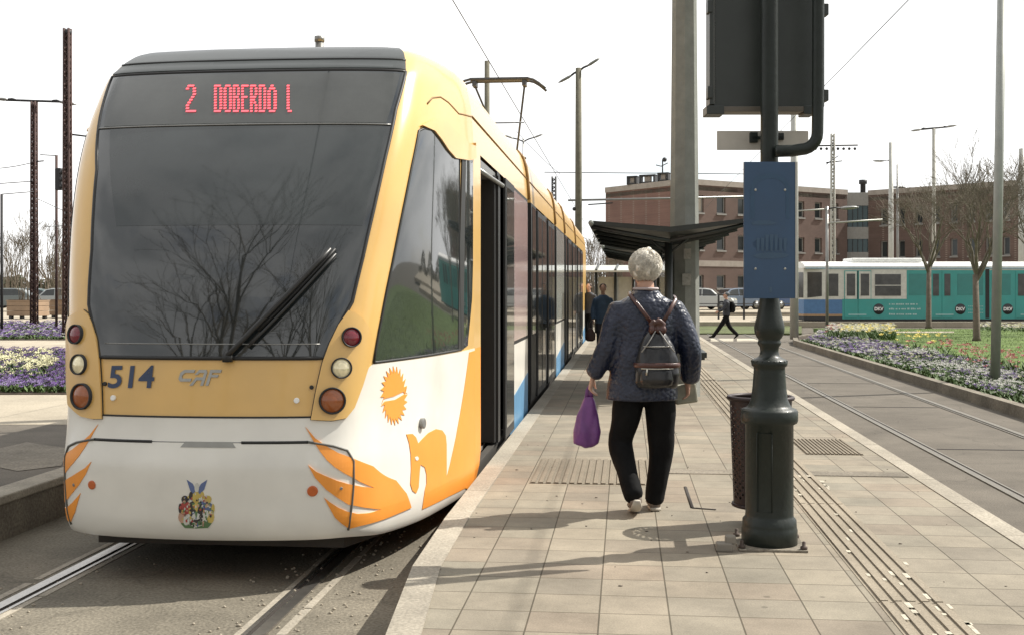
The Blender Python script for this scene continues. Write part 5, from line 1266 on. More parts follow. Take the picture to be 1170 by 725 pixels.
def facade(b, A, B, ztop, mt, wins, bands=(), parapet=True, inward=1):
    """brick wall from A to B (ground points), windows as recessed frames; wins: (t0,t1,z0,z1,mat)"""
    A, B = Vector(A), Vector(B); d = (B-A).normalized(); nrm = Vector((d.y, -d.x, 0)); Ln = (B-A).length
    if nrm.y > 0: nrm = -nrm
    ts = sorted(set([0, 1]+[t for w in wins for t in w[:2]])); zs_ = sorted(set([0, ztop]+[z for w in wins for z in w[2:4]])); g = MB()
    for i in range(len(ts)-1):
        for j in range(len(zs_)-1):
            tc_, zc2 = (ts[i]+ts[i+1])/2, (zs_[j]+zs_[j+1])/2
            if any(w[0] < tc_ < w[1] and w[2] < zc2 < w[3] for w in wins): continue
            p, q = A.lerp(B, ts[i]), A.lerp(B, ts[i+1]); z0, z1 = zs_[j], zs_[j+1]; bk = -nrm*.45
            vs = [p+Vector((0, 0, z0)), q+Vector((0, 0, z0)), q+Vector((0, 0, z1)), p+Vector((0, 0, z1))]; vs += [v+bk for v in vs]
            g.add(vs, [(0, 1, 2, 3), (4, 5, 6, 7), (0, 1, 5, 4), (1, 2, 6, 5), (2, 3, 7, 6), (3, 0, 4, 7)])
    wl = part('wall', g, mt, b)
    for t0, t1, z0, z1, pm in wins:
        g = MB(); p, q = A.lerp(B, t0)-nrm*.16, A.lerp(B, t1)-nrm*.16; f = .09
        def rr(a, c, y0, y1, dep0, dep1, g):
            vs = []
            for o in (dep0, dep1):
                for (s, z) in ((a, y0), (c, y0), (c, y1), (a, y1)): vs.append(p+d*s+nrm*o+Vector((0, 0, z)))
            g.add(vs, [(0, 1, 2, 3), (4, 5, 6, 7), (0, 1, 5, 4), (1, 2, 6, 5), (2, 3, 7, 6), (3, 0, 4, 7)])
        W_ = (q-p).length; rr(0, f, z0, z1, 0, -.06, g); rr(W_-f, W_, z0, z1, 0, -.06, g); rr(f, W_-f, z0, z0+f, 0, -.06, g); rr(f, W_-f, z1-f, z1, 0, -.06, g); rr(-.05, W_+.05, z0-.12, z0, .25, -.05, g)
        if W_ > 1.4: rr(W_/2-.03, W_/2+.03, z0+f, z1-f, 0, -.06, g)
        wn = part('window', g, m_wfr, b); g = MB(); rr(f, W_-f, z0+f, z1-f, -.03, -.05, g); part('pane', g, pm, wn)
    def slab(z0, z1, out, m_, nm):
        g = MB(); vs = []
        for o in (out, -.5):
            for (pp, z) in ((A-d*.0, z0), (B, z0), (B, z1), (A, z1)): vs.append(pp+nrm*o+Vector((0, 0, z)))
        g.add(vs, [(0, 1, 2, 3), (4, 5, 6, 7), (0, 1, 5, 4), (1, 2, 6, 5), (2, 3, 7, 6), (3, 0, 4, 7)]); part(nm, g, m_, b)
    slab(ztop, ztop+.42, .08, m_par, 'parapet')
    for z0, z1 in bands: slab(z0, z1, .03, m_par, 'string_course')
Cn = CW(784, 85, 0); Lf = CW(692, 92.5, 0); Rt = CW(968, 94.5, 0)
ztp = 9.72
bA = thing('factory_building', 'three-storey brick factory block with bare left wall behind the shelters', 'building', Cn)
facade(bA, Lf, Cn, ztp, m_br1, [])
# windows: positions along the right wall by bearing
def tpos(A, B, px):
    lo, hi = 0, 1
    for _ in range(40):
        m = (lo+hi)/2; p = A.lerp(B, m); xc = p.x*CP+p.y*SP; dd = -p.x*SP+p.y*CP
        if CX+F*xc/dd < px: lo = m
        else: hi = m
    return lo
wins = []
def dep(A, B, t): p = A.lerp(B, t); return -p.x*SP+p.y*CP
for a, b in ((796, 804), (819, 829), (843, 852), (866, 875), (890, 898), (912, 919), (931, 939), (951, 958)):
    t0, t1 = tpos(Cn, Rt, a), tpos(Cn, Rt, b); k = 0
    wins += [(t0, t1, 7.65, 8.95, m_blind if a == 796 else m_pane), (t0, t1, 4.85, 6.05, m_pane), (t0, t1, 1.95, 2.95, m_pane)]
facade(bA, Cn, Rt, ztp, m_br2, wins, [(3.6, 4.05)])
g = MB(); q = [Lf, Cn, Rt, Rt+Vector((-3, 16, 0)), Lf+Vector((3, 20, 0))]; g.add([v+Vector((0, 0, ztp-.1)) for v in q]+[v+Vector((0, 0, ztp-.4)) for v in q], [tuple(range(5)), tuple(range(5, 10))[::-1]]+[(i, (i+1) % 5, (i+1) % 5+5, i+5) for i in range(5)]); part('roof', g, m_concd, bA)
for a, b in ((717, 729), (731, 750), (752, 765)):
    d_ = 91-(a-692)/92*7; u_ = thing('rooftop_unit', {717: 'small dark framed box on the factory roof, leftmost', 731: 'wide dark framed box on the factory roof, middle one', 752: 'dark framed box on the factory roof nearest the antenna'}[a], 'rooftop unit', CW((a+b)/2, d_+1, ztp+.42), PSI, 'framed boxes along the factory roof edge')
    A_ = CW((a+b)/2, d_+1, 0); hw = (b-a)/2/F*d_
    M = Matrix.Translation(A_)@Matrix.Rotation(PSI-R(25), 4, 'Z'); g = MB(); z0, z1 = ztp+.42, ztp+1.1
    g.box((-hw, -.3, z0), (hw, .3, z0+.12), 0, M); g.box((-hw, -.3, z1-.12), (hw, .3, z1), 0, M); g.box((-hw, -.3, z0), (-hw+.14, .3, z1), 0, M); g.box((hw-.14, -.3, z0), (hw, .3, z1), 0, M); part('frame', g, m_dark, u_)
    g = MB(); g.box((-hw*.4, -.15, z0+.12), (hw*.4, .15, z1-.15), 0, M); part('core', g, m_par, u_)
g = MB(); p = CW(757, 86.5, ztp+1.0); g.tube([p, p+Vector((0, 0, 1.0))], .05, 6); g.tube([p+Vector((-.5, 0, .6)), p+Vector((-.1, 0, .5)), p+Vector((.4, 0, .75))], .04, 5); g.ball(p+Vector((.15, 0, 1.0)), .18, 8, 6); single('roof_antenna', g, m_dark, 'small curled antenna standing on the factory roof', 'antenna', tuple(p))
# glazed stair link and right wing
Sa, Sb = CW(968, 95.5, 0), CW(992, 95.5, 0)
bB = thing('stair_block', 'narrow glazed stair block with white bands joining two brick wings', 'building', Sa)
g = MB(); d_ = (Sb-Sa).normalized(); nn = Vector((d_.y, -d_.x, 0))
def pr(z0, z1, mt, nm, o=0, a=0.0, b=1.0):
    g = MB(); p, q = Sa.lerp(Sb, a), Sa.lerp(Sb, b); vs = []
    for oo in (o, -3): vs += [p+nn*oo+Vector((0, 0, z0)), q+nn*oo+Vector((0, 0, z0)), q+nn*oo+Vector((0, 0, z1)), p+nn*oo+Vector((0, 0, z1))]
    g.add(vs, [(0, 1, 2, 3), (4, 5, 6, 7), (0, 1, 5, 4), (1, 2, 6, 5), (2, 3, 7, 6), (3, 0, 4, 7)]); return part(nm, g, mt, bB)
m_sgl = mat('stair_glazing', (.03, .06, .065), .12, 0, .3, .5)
pr(0, .9, m_par, 'plinth', .05); pr(.9, 4.1, m_sgl, 'glazing'); pr(4.1, 5.0, m_wfr, 'spandrel', .05) ; pr(5.0, 6.1, m_sgl, 'glazing'); pr(6.1, 7.1, m_wfr, 'spandrel', .05); pr(7.1, 8.9, m_sgl, 'glazing'); pr(8.9, 10.0, m_wfr, 'spandrel', .05)
for i in range(5): pr(.9, 8.9, m_dark, 'mullion', .03, i*.24+.005, i*.24+.035)
Wa, Wb = CW(992, 95.5, 0), CW(1260, 82, 0)
bC = thing('factory_wing', 'long brown brick factory wing behind the bare trees and teal tram', 'building', Wa)
wins = []
for i in range(13):
    px = 1006+i*20; t0, t1 = tpos(Wa, Wb, px), tpos(Wa, Wb, px+8); wins += [(t0, t1, 7.2, 8.6, m_pane), (t0, t1, 4.5, 5.9, m_pane), (t0, t1, 1.8, 2.9, m_pane)]
facade(bC, Wa, Wb, 9.75, m_br2, wins, [])
g = MB(); q = [Wa, Wb, Wb+Vector((3, 14, 0)), Wa+Vector((3, 14, 0))]; g.add([v+Vector((0, 0, 9.6)) for v in q]+[v+Vector((0, 0, 9.3)) for v in q], [(0, 1, 2, 3), (4, 5, 6, 7), (0, 1, 5, 4), (1, 2, 6, 5), (2, 3, 7, 6), (3, 0, 4, 7)]); part('roof', g, m_concd, bC)
for px, h in ((986, 1.2), (1030, .6)):
    p = CW(px, 96, 9.9); g = MB(); g.lathe(p, [(.22, 0), (.22, h*.7), (.34, h*.72), (.34, h)], 10); single('roof_vent', g, m_dark, 'dark roof vent '+('on the stair block' if px == 986 else 'on the right factory wing'), 'roof vent', tuple(p))
# low warehouse left of the tram and distant line of buildings behind the tram
p = CW(-60, 170, 0)
g = MB(); A_, B_ = CW(-300, 150, .3), CW(660, 170, .3)
def hill(px0, px1, d, h, n, seed):
    rnd = random.Random(seed); g = MB(); 
    for i in range(n):
        px = rnd.uniform(px0, px1); p = CW(px, d+rnd.uniform(-8, 8), .3); hh = h*(.6+.4*math.sin(px*.05+seed))*rnd.random()**.5; v = Vector((rnd.gauss(0, 1), rnd.gauss(0, 1), rnd.gauss(0, 1))).normalized(); k = .22; s = v.orthogonal()*k; w_ = v.cross(s.normalized())*k; q = p+Vector((0, 0, hh)); g.add([q-s, q-w_, q+s, q+w_], [(0, 1, 2, 3)])
    return g
single('distant_wood', hill(-200, 690, 175, 3.6, 9000, 1), mat('distant_twigs', (.10, .085, .06), .9, 0, .35, .3), 'low distant belt of bare woodland along the left horizon', 'woodland', kind='stuff')
single('distant_wood', hill(1150, 1700, 120, 4.0, 3000, 2), MATS['distant_twigs'], 'distant bare wood beyond the right edge', 'woodland', kind='stuff')
# litter and stones on the platform
g = MB(); rnd = random.Random(12)
for i in range(70):
    x = rnd.uniform(-1.0, 2.2); y = rnd.uniform(4.6, 12); r = rnd.uniform(.003, .008); g.ball((x, y, PZ+r*.4), (r*rnd.uniform(1, 2), r, r*.5), 5, 3)
single('grit', g, mat('dark_grit', (.12, .10, .08), .9), 'scattered grit and cigarette ends on the platform slabs', 'grit', kind='stuff')
# ------------------------------------------------------------------ people
m_skin = mat('skin', (.50, .30, .22), .6, 0, .06, 9)
m_hairb = mat('pale_blond_hair', (.64, .60, .52), .8, 0, .25, 30, bump=.8, bscale=40)
m_quilt = bpy.data.materials.new('quilted_navy_coat'); m_quilt.use_nodes = True
def quilt(m):
    nt = m.node_tree; L = nt.links; b = nt.nodes['Principled BSDF']; tc = nd(nt, 'ShaderNodeTexCoord')
    vo = nd(nt, 'ShaderNodeTexVoronoi'); vo.inputs['Scale'].default_value = 38; vo.feature = 'F1'; L.new(tc.outputs['Object'], vo.inputs['Vector'])
    no = nd(nt, 'ShaderNodeTexNoise'); no.inputs['Scale'].default_value = 9; no.inputs['Detail'].default_value = 5; L.new(tc.outputs['Object'], no.inputs['Vector'])
    cr = nd(nt, 'ShaderNodeValToRGB'); cr.color_ramp.elements[0].position = .35; cr.color_ramp.elements[1].position = .7; cr.color_ramp.elements[0].color = (.008, .013, .030, 1); cr.color_ramp.elements[1].color = (.023, .029, .055, 1); L.new(no.outputs['Fac'], cr.inputs['Fac']); L.new(cr.outputs['Color'], b.inputs['Base Color'])
    ad = nd(nt, 'ShaderNodeMath', operation='MULTIPLY_ADD'); L.new(no.outputs['Fac'], ad.inputs[0]); ad.inputs[1].default_value = 1.2; iv = nd(nt, 'ShaderNodeMath', operation='MULTIPLY'); L.new(vo.outputs['Distance'], iv.inputs[0]); iv.inputs[1].default_value = -1.2; L.new(iv.outputs[0], ad.inputs[2])
    bp = nd(nt, 'ShaderNodeBump'); bp.inputs['Strength'].default_value = .6; bp.inputs['Distance'].default_value = .008; L.new(ad.outputs[0], bp.inputs['Height']); L.new(bp.outputs['Normal'], b.inputs['Normal'])
    b.inputs['Roughness'].default_value = .36; b.inputs['Sheen Weight'].default_value = .0
quilt(m_quilt)
m_black = mat('black_trousers', (.0065, .0065, .007), .85, 0, .3, 12, spec=.15, bump=.3, bscale=14)
def chain(g, pts, rad, n=14, sub=4, side=(1, 0, 0)):
    """tapered limb through the joints, with rounded ends"""
    P = [Vector(p) for p in pts]; Rr = [r if hasattr(r, '__len__') else (r, r) for r in rad]; q = []; rr = []
    for i in range(len(P)-1):
        p0, p1, p2, p3 = P[max(0, i-1)], P[i], P[i+1], P[min(len(P)-1, i+2)]
        for k in range(sub):
            t = k/sub; q.append(.5*((2*p1)+(-p0+p2)*t+(2*p0-5*p1+4*p2-p3)*t*t+(-p0+3*p1-3*p2+p3)*t**3)); rr.append(tuple(a+(b-a)*t for a, b in zip(Rr[i], Rr[i+1])))
    q.append(P[-1]); rr.append(Rr[-1])
    d0 = (q[0]-q[1]).normalized(); d1 = (q[-1]-q[-2]).normalized(); a, b = rr[0], rr[-1]
    q = [q[0]+d0*min(a)*.5, q[0]+d0*min(a)*.3]+q+[q[-1]+d1*min(b)*.3, q[-1]+d1*min(b)*.5]; rr = [(a[0]*.3, a[1]*.3), (a[0]*.8, a[1]*.8)]+rr+[(b[0]*.8, b[1]*.8), (b[0]*.3, b[1]*.3)]
    g.tube(q, rr, n, side=side)
def rings(g, lst, n=28):
    """torso / garment: (x, y, z, rx, ry) stacked ellipses"""
    vs = []; fs = []
    for x, y, z, rx, ry in lst:
        for k in range(n):
            t = 2*math.pi*k/n; e = .85; cx_ = math.copysign(abs(math.cos(t))**e, math.cos(t)); sy_ = math.copysign(abs(math.sin(t))**e, math.sin(t)); vs.append((x+rx*cx_, y+ry*sy_, z))
    for i in range(len(lst)-1):
        for k in range(n): a = i*n+k; b = i*n+(k+1) % n; fs.append((a, b, b+n, a+n))
    fs.append(tuple(range(n))[::-1]); fs.append(tuple(range((len(lst)-1)*n, len(lst)*n))); g.add(vs, fs, 0, True)
def hand(g, wr, d, out, fwd, s=1.0, curl=.5):
    """palm, four bent fingers of different lengths and a thumb; d = towards fingertips, out = back of hand side, fwd = thumb side"""
    wr = Vector(wr); d = Vector(d).normalized(); fwd = Vector(fwd); fwd = (fwd-d*fwd.dot(d)).normalized(); nrm = d.cross(fwd).normalized(); pal = nrm if nrm.dot(Vector(out)) < 0 else -nrm
    g.tube([wr-d*.03*s, wr, wr+d*.04*s, wr+d*.085*s, wr+d*.095*s], [(.026*s, .020*s), (.027*s, .018*s), (.038*s, .017*s), (.040*s, .015*s), (.03*s, .01*s)], 12, side=tuple(fwd))
    for k, (o, l) in enumerate(((.030, .074), (.010, .084), (-.010, .078), (-.028, .060))):
        p = wr+d*.078*s+fwd*o*s; a = curl; q = [p]; dd = d.copy()
        for j, f in enumerate((.45, .32, .23)):
            a_ = a*(.9 if j == 0 else 1.1); dd = (dd*math.cos(a_)+pal*math.sin(a_)).normalized(); q.append(q[-1]+dd*l*f*s)
        g.tube([p-d*.02*s]+q, [.0085*s, .0088*s, .0082*s, .0074*s, .0055*s], 8)
    q = [wr+d*.02*s+fwd*.024*s, wr+d*.045*s+fwd*.047*s+pal*.008*s, wr+d*.070*s+fwd*.055*s+pal*.022*s, wr+d*.088*s+fwd*.050*s+pal*.036*s]; g.tube(q, [.012*s, .0115*s, .0095*s, .007*s], 8)
def head(g, c, s=1.0, yaw=0.0):
    """skull, jaw, nose, ears; facing +y turned by yaw"""
    M = Matrix.Translation(Vector(c))@Matrix.Rotation(yaw, 4, 'Z')
    def B(p, r, n=16, m=12):
        h = MB(); h.ball((0, 0, 0), tuple(a*s for a in r), n, m); g.add([M @ (Vector(p)*s+Vector(v)) for v in h.v], h.f, 0, True)
    B((0, -.012, .02), (.073, .092, .092)); B((0, .022, -.035), (.056, .066, .078)); B((0, .052, -.085), (.026, .03, .024)); B((0, .097, -.012), (.011, .018, .022)); B((0, .088, .008), (.008, .014, .026))
    B((.073, -.005, -.008), (.010, .018, .032)); B((-.073, -.005, -.008), (.010, .018, .032)); B((0, .080, -.052), (.024, .012, .008)); B((.03, .07, .026), (.022, .014, .010)); B((-.03, .07, .026), (.022, .014, .010))
    return M
def eyes(par, M, s=1.0):
    for sx in (-1, 1):
        g = MB(); g.ball(M @ Vector((sx*.030*s, .083*s, .004*s)), .0115*s, 10, 8); part('eye', g, mat('eye_white', (.6, .58, .55), .2, var=0), par, local=True)
def shoe(g, a, toe, r=.045, sole=None):
    a, toe = Vector(a), Vector(toe); d = toe-a; g.tube([a-d*.18+Vector((0, 0, .0)), a-d*.1, a+d*.35, a+d*.75, a+d*1.0, a+d*1.08], [(r*.5, r*.5), (r*.85, r*.95), (r*.95, r*.85), (r*1.05, r*.6), (r*.8, r*.45), (r*.3, r*.25)], 12, side=tuple(Vector((0, 0, 1)).cross(d)))

# --- the elderly woman in the foreground (local frame: x right, y away from the viewpoint, z up)
LO = CW(738, 7.5, PZ); W1 = thing('person', 'person with short pale hair in a quilted navy coat walking away along the platform', 'person', LO, PSI)
g = MB(); MH = head(g, (-.002, .035, 1.585), 1.0, R(20))
chain(g, [(-.0, -.01, 1.36), (-.002, .005, 1.50)], [.062, .055])
rings(g, [(0, 0, .84, .13, .09), (0, 0, .88, .145, .10), (0, 0, 1.0, .14, .10), (0, 0, 1.2, .155, .105), (0, 0, 1.34, .15, .085), (0, -.005, 1.40, .08, .06)])
LA = [(-.16, 0, 1.33), (-.245, -.02, 1.09), (-.345, .02, .885)]; RA = [(.17, 0, 1.33), (.275, -.035, 1.07), (.285, .07, .845)]
chain(g, LA, [.05, .042, .028]); chain(g, RA, [.05, .042, .028])
hand(g, LA[-1], (-.25, .1, -1), (-1, -.3, 0), (.2, 1, 0), .95, .75); hand(g, RA[-1], (.0, .25, -1), (1, -.3, 0), (-.2, 1, .2), .95, .65)
LL = [(-.10, 0, .76), (-.155, .05, .43), (-.09, -.17, .13)]; RL = [(.085, 0, .76), (.10, .045, .42), (.060, .05, .09)]
chain(g, LL, [.075, .05, .035]); chain(g, RL, [.075, .05, .035]); chain(g, [(-.085, -.17, .13), (-.085, -.10, .05)], [.03, .02]); chain(g, [(.06, .05, .09), (.06, .14, .04)], [.03, .02])
bd_ = part('body', remesh(g, .0065, 2, 'body'), m_skin, W1); eyes(W1, MH)
# hair: clumped curls
g = MB(); rnd = random.Random(3); HC = Vector((-.002, .012, 1.615)); g.ball(HC, (.098, .106, .098), 20, 14)
for i in range(230):
    v = Vector((rnd.gauss(0, 1), rnd.gauss(0, 1), rnd.gauss(0, 1))).normalized()
    if v.y > .35 and v.z < .45: continue
    if v.z < -.72: continue
    p = HC+Vector((v.x*.096, v.y*.103, v.z*.098)); r = rnd.uniform(.012, .021); g.ball(p, (r*rnd.uniform(.7, 1.3), r*rnd.uniform(.7, 1.3), r*rnd.uniform(.8, 1.6)), 7, 5)
hr = part('hair', remesh(g, .006, 6, 'hair'), m_hairb, W1)
g = MB()
for i in range(5200):
    v = Vector((rnd.gauss(0, 1), rnd.gauss(0, 1), rnd.gauss(0, 1))).normalized()
    if (v.y > .35 and v.z < .45) or v.z < -.8: continue
    p = HC+Vector((v.x*.104, v.y*.112, v.z*.106)); t1 = v.cross(Vector((rnd.gauss(0, .5), rnd.gauss(0, .5), 1))).normalized(); t1 = (t1*rnd.uniform(-.8, .8)+Vector((0, -.1, -.9))-v*v.dot(Vector((0, -.1, -.9)))).normalized(); l = rnd.uniform(.018, .034)
    g.tube([p, p+t1*l*.5+v*.007, p+t1*l+v*rnd.uniform(-.002, .006)], [.0022, .0019, .0007], 3, caps=False)
part('hair_strands', g, m_hairb, hr, local=True)
# coat
g = MB(); rings(g, [(-.03, 0, .735, .235, .160), (-.028, 0, .78, .232, .160), (-.022, 0, .92, .216, .150), (-.01, 0, 1.08, .207, .142), (0, 0, 1.22, .215, .136), (.0, -.002, 1.32, .222, .120), (0, -.005, 1.375, .185, .105), (0, -.005, 1.415, .11, .082), (0, .0, 1.455, .080, .074)], 36)
chain(g, [(-.165, 0, 1.335), (-.215, -.015, 1.21), (-.258, -.025, 1.07), (-.345, .01, .905)], [(.08, .085), (.078, .08), (.072, .074), (.060, .060)], 18)
chain(g, [(.17, 0, 1.335), (.235, -.02, 1.21), (.287, -.035, 1.06), (.295, .04, .87)], [(.08, .085), (.080, .08), (.074, .076), (.064, .064)], 18)
me = remesh(g, .011, 5, 'coat')
for v in me.vertices:                                   # folds and quilting
    n_ = v.normal; a = noise.noise(Vector((v.co.x*8, v.co.y*8, v.co.z*5)))*.007+noise.noise(v.co*15)*.0015; v.co += n_*a
part('coat', me, m_quilt, W1)
g = MB(); g.tube([(.078*math.cos(t)-.001, .004+.072*math.sin(t), 1.462) for t in [i*math.pi/12 for i in range(25)]], (.009), 8, caps=False); part('collar', g, mat('pale_scarf', (.42, .36, .36), .8), W1, local=True)
g = MB(); chain(g, [(-.10, 0, .82), (-.13, .02, .62), (-.165, .05, .44), (-.13, -.08, .26), (-.095, -.17, .13)], [(.105, .125), (.098, .11), (.080, .088), (.068, .078), (.062, .074)], 18)
chain(g, [(.085, 0, .82), (.10, .02, .62), (.105, .04, .42), (.085, .05, .24), (.065, .045, .065)], [(.105, .125), (.098, .11), (.082, .088), (.074, .08), (.066, .078)], 18)
g.ball((-.005, 0, .84), (.165, .125, .13), 20, 12)
me = remesh(g, .011, 4, 'trousers')
for v in me.vertices: v.co += v.normal*(noise.noise(Vector((v.co.x*9, v.co.y*9, v.co.z*6)))*.010)
part('trousers', me, m_black, W1)
m_sh = mat('worn_beige_leather', (.20, .16, .13), .6, 0, .3, 20); m_so = mat('pale_sole', (.42, .38, .32), .7)
g = MB(); shoe(g, (.062, .03, .046), (.066, .205, .034), .046); part('shoe', g, m_sh, W1, local=True)
g = MB(); g.tube([(.062, -.022, .014), (.063, .08, .012), (.066, .21, .012)], [(.036, .012), (.042, .012), (.030, .010)], 12, side=(1, 0, 0)); part('sole', g, m_so, W1, local=True)
g = MB(); shoe(g, (-.085, -.175, .105), (-.085, -.04, .040), .046); part('shoe', g, m_sh, W1, local=True)
g = MB(); g.tube([(-.085, -.245, .115), (-.085, -.22, .070), (-.085, -.12, .030), (-.085, -.035, .014), (-.085, .0, .016)], [(.022, .010), (.036, .012), (.036, .012), (.040, .012), (.02, .008)], 12, side=(1, 0, 0)); part('sole', g, m_so, W1, local=True)
# backpack
m_bk = mat('black_shiny_leather', (.010, .010, .012), .32, 0, .3, 12, coat=.25, bump=.25, bscale=14); m_br = mat('red_brown_leather', (.06, .018, .012), .4, 0, .2, 15, coat=.3)
BP = thing('backpack', 'small black backpack with red-brown leather trim on the woman\'s back', 'backpack', LO, PSI)
bx_ = .048; 
g = MB(); rings(g, [(bx_, -.185, .83, .125, .055), (bx_, -.195, .86, .140, .070), (bx_, -.20, .92, .142, .075), (bx_, -.195, 1.0, .137, .072), (bx_, -.185, 1.08, .118, .062), (bx_, -.175, 1.15, .085, .045), (bx_, -.165, 1.19, .05, .03)], 28)
me = remesh(g, .008, 4, 'bag_body')
for v in me.vertices: v.co += v.normal*(noise.noise(v.co*14)*.008)
part('bag_body', me, m_bk, BP)
g = MB(); rings(g, [(bx_-.005, -.222, .845, .10, .052), (bx_-.005, -.228, .88, .112, .058), (bx_-.005, -.225, .94, .112, .055), (bx_-.005, -.215, .965, .105, .045)], 26); part('front_pocket', remesh(g, .008, 3, 'front_pocket'), m_bk, BP)
g = MB(); pts = [(bx_+.145*math.cos(t), -.195-.080*math.sin(t), .975) for t in [i*math.pi/14 for i in range(15)]]
g.tube(pts, [(.017, .007)]*15, 8, side=(0, 0, 1)); part('leather_band', g, m_br, BP, local=True)
g = MB(); pts = [(bx_+.112*math.cos(t)-.005, -.225-.060*math.sin(t), .955) for t in [i*math.pi/14 for i in range(1, 14)]]; g.tube(pts, .0035, 6); part('zip', g, mat('zip_metal', (.5, .48, .42), .3, .8), BP, local=True)
g = MB(); g.tube([(bx_-.075, -.290, .955), (bx_-.078, -.294, .915)], .006, 6); part('zip_pull', g, MATS['zip_metal'], BP, local=True)
g = MB(); chain(g, [(bx_-.035, -.195, 1.225), (bx_+.0, -.205, 1.255), (bx_+.04, -.195, 1.225)], [(.026, .02)]*3, 10); chain(g, [(bx_-.04, -.20, 1.20), (bx_+.045, -.20, 1.20)], [.03, .03], 10); part('top_flap', remesh(g, .006, 3, 'top_flap'), m_br, BP)
for a, b in (((-.112, -.085, 1.42), (bx_-.03, -.165, 1.24)), ((.185, -.095, 1.395), (bx_+.035, -.165, 1.235))):
    g = MB(); a, b = Vector(a), Vector(b); mid = (a+b)/2+Vector((0, -.02, 0)); g.tube([a+Vector((0, .06, .02)), a, mid, b], [(.013, .004)]*4, 8, side=tuple((b-a).cross(Vector((0, 1, 0))))); part('shoulder_strap', g, m_br, BP, local=True)
for sx in (-1, 1):
    g = MB(); g.tube([(bx_+sx*.012, -.222, 1.195), (bx_+sx*.06, -.246, 1.12), (bx_+sx*.105, -.256, 1.06)], .004, 6); part('drawstring', g, mat('grey_cord', (.30, .29, .27), .5), BP, local=True)
g = MB(); pts = [(bx_+.098*math.cos(t), -.19-.070*math.sin(t), 1.095) for t in [i*math.pi/14 for i in range(1, 14)]]; g.tube(pts, .0045, 6); part('drawstring', g, MATS['grey_cord'], BP, local=True)
# purple bag in her left hand
m_pur = mat('purple_plastic', (.15, .048, .20), .38, 0, .2, 10, bump=.4, bscale=16)
PB_ = thing('shopping_bag', 'purple plastic bag hanging from the woman\'s left hand', 'bag', LO, PSI)
g = MB(); rings(g, [(-.385, .045, .415, .030, .02), (-.392, .045, .44, .085, .035), (-.385, .045, .52, .092, .045), (-.38, .045, .62, .075, .040), (-.375, .045, .70, .050, .030), (-.374, .045, .745, .028, .022)], 24)
me = remesh(g, .008, 3, 'bag_body')
for v in me.vertices:
    v.co += v.normal*(noise.noise(Vector((v.co.x*22, v.co.y*22, v.co.z*5)))*.012)
part('bag_body', me, m_pur, PB_)
for dx in (-.014, .014):
    g = MB(); g.tube([(-.374+dx, .045, .73), (-.370+dx, .045, .79), (-.366, .05, .825), (-.362-dx*.3, .055, .83)], [(.016, .006), (.012, .005), (.009, .005), (.006, .004)], 8, side=(1, 0, 0)); part('handle', g, m_pur, PB_, local=True)
g = MB(); M = Matrix.Translation((.275, .10, .765))@Matrix.Rotation(R(-8), 4, 'Y'); g.box((-.075, -.03, -.065), (.075, .03, .065), 0, M, .012)
PK = thing('parcel', 'small dull beige parcel in the woman\'s right hand', 'parcel', LO, PSI); part('wrapper', g, mat('beige_wrapping', (.26, .25, .19), .7, var=.2, scale=15), PK, local=True)

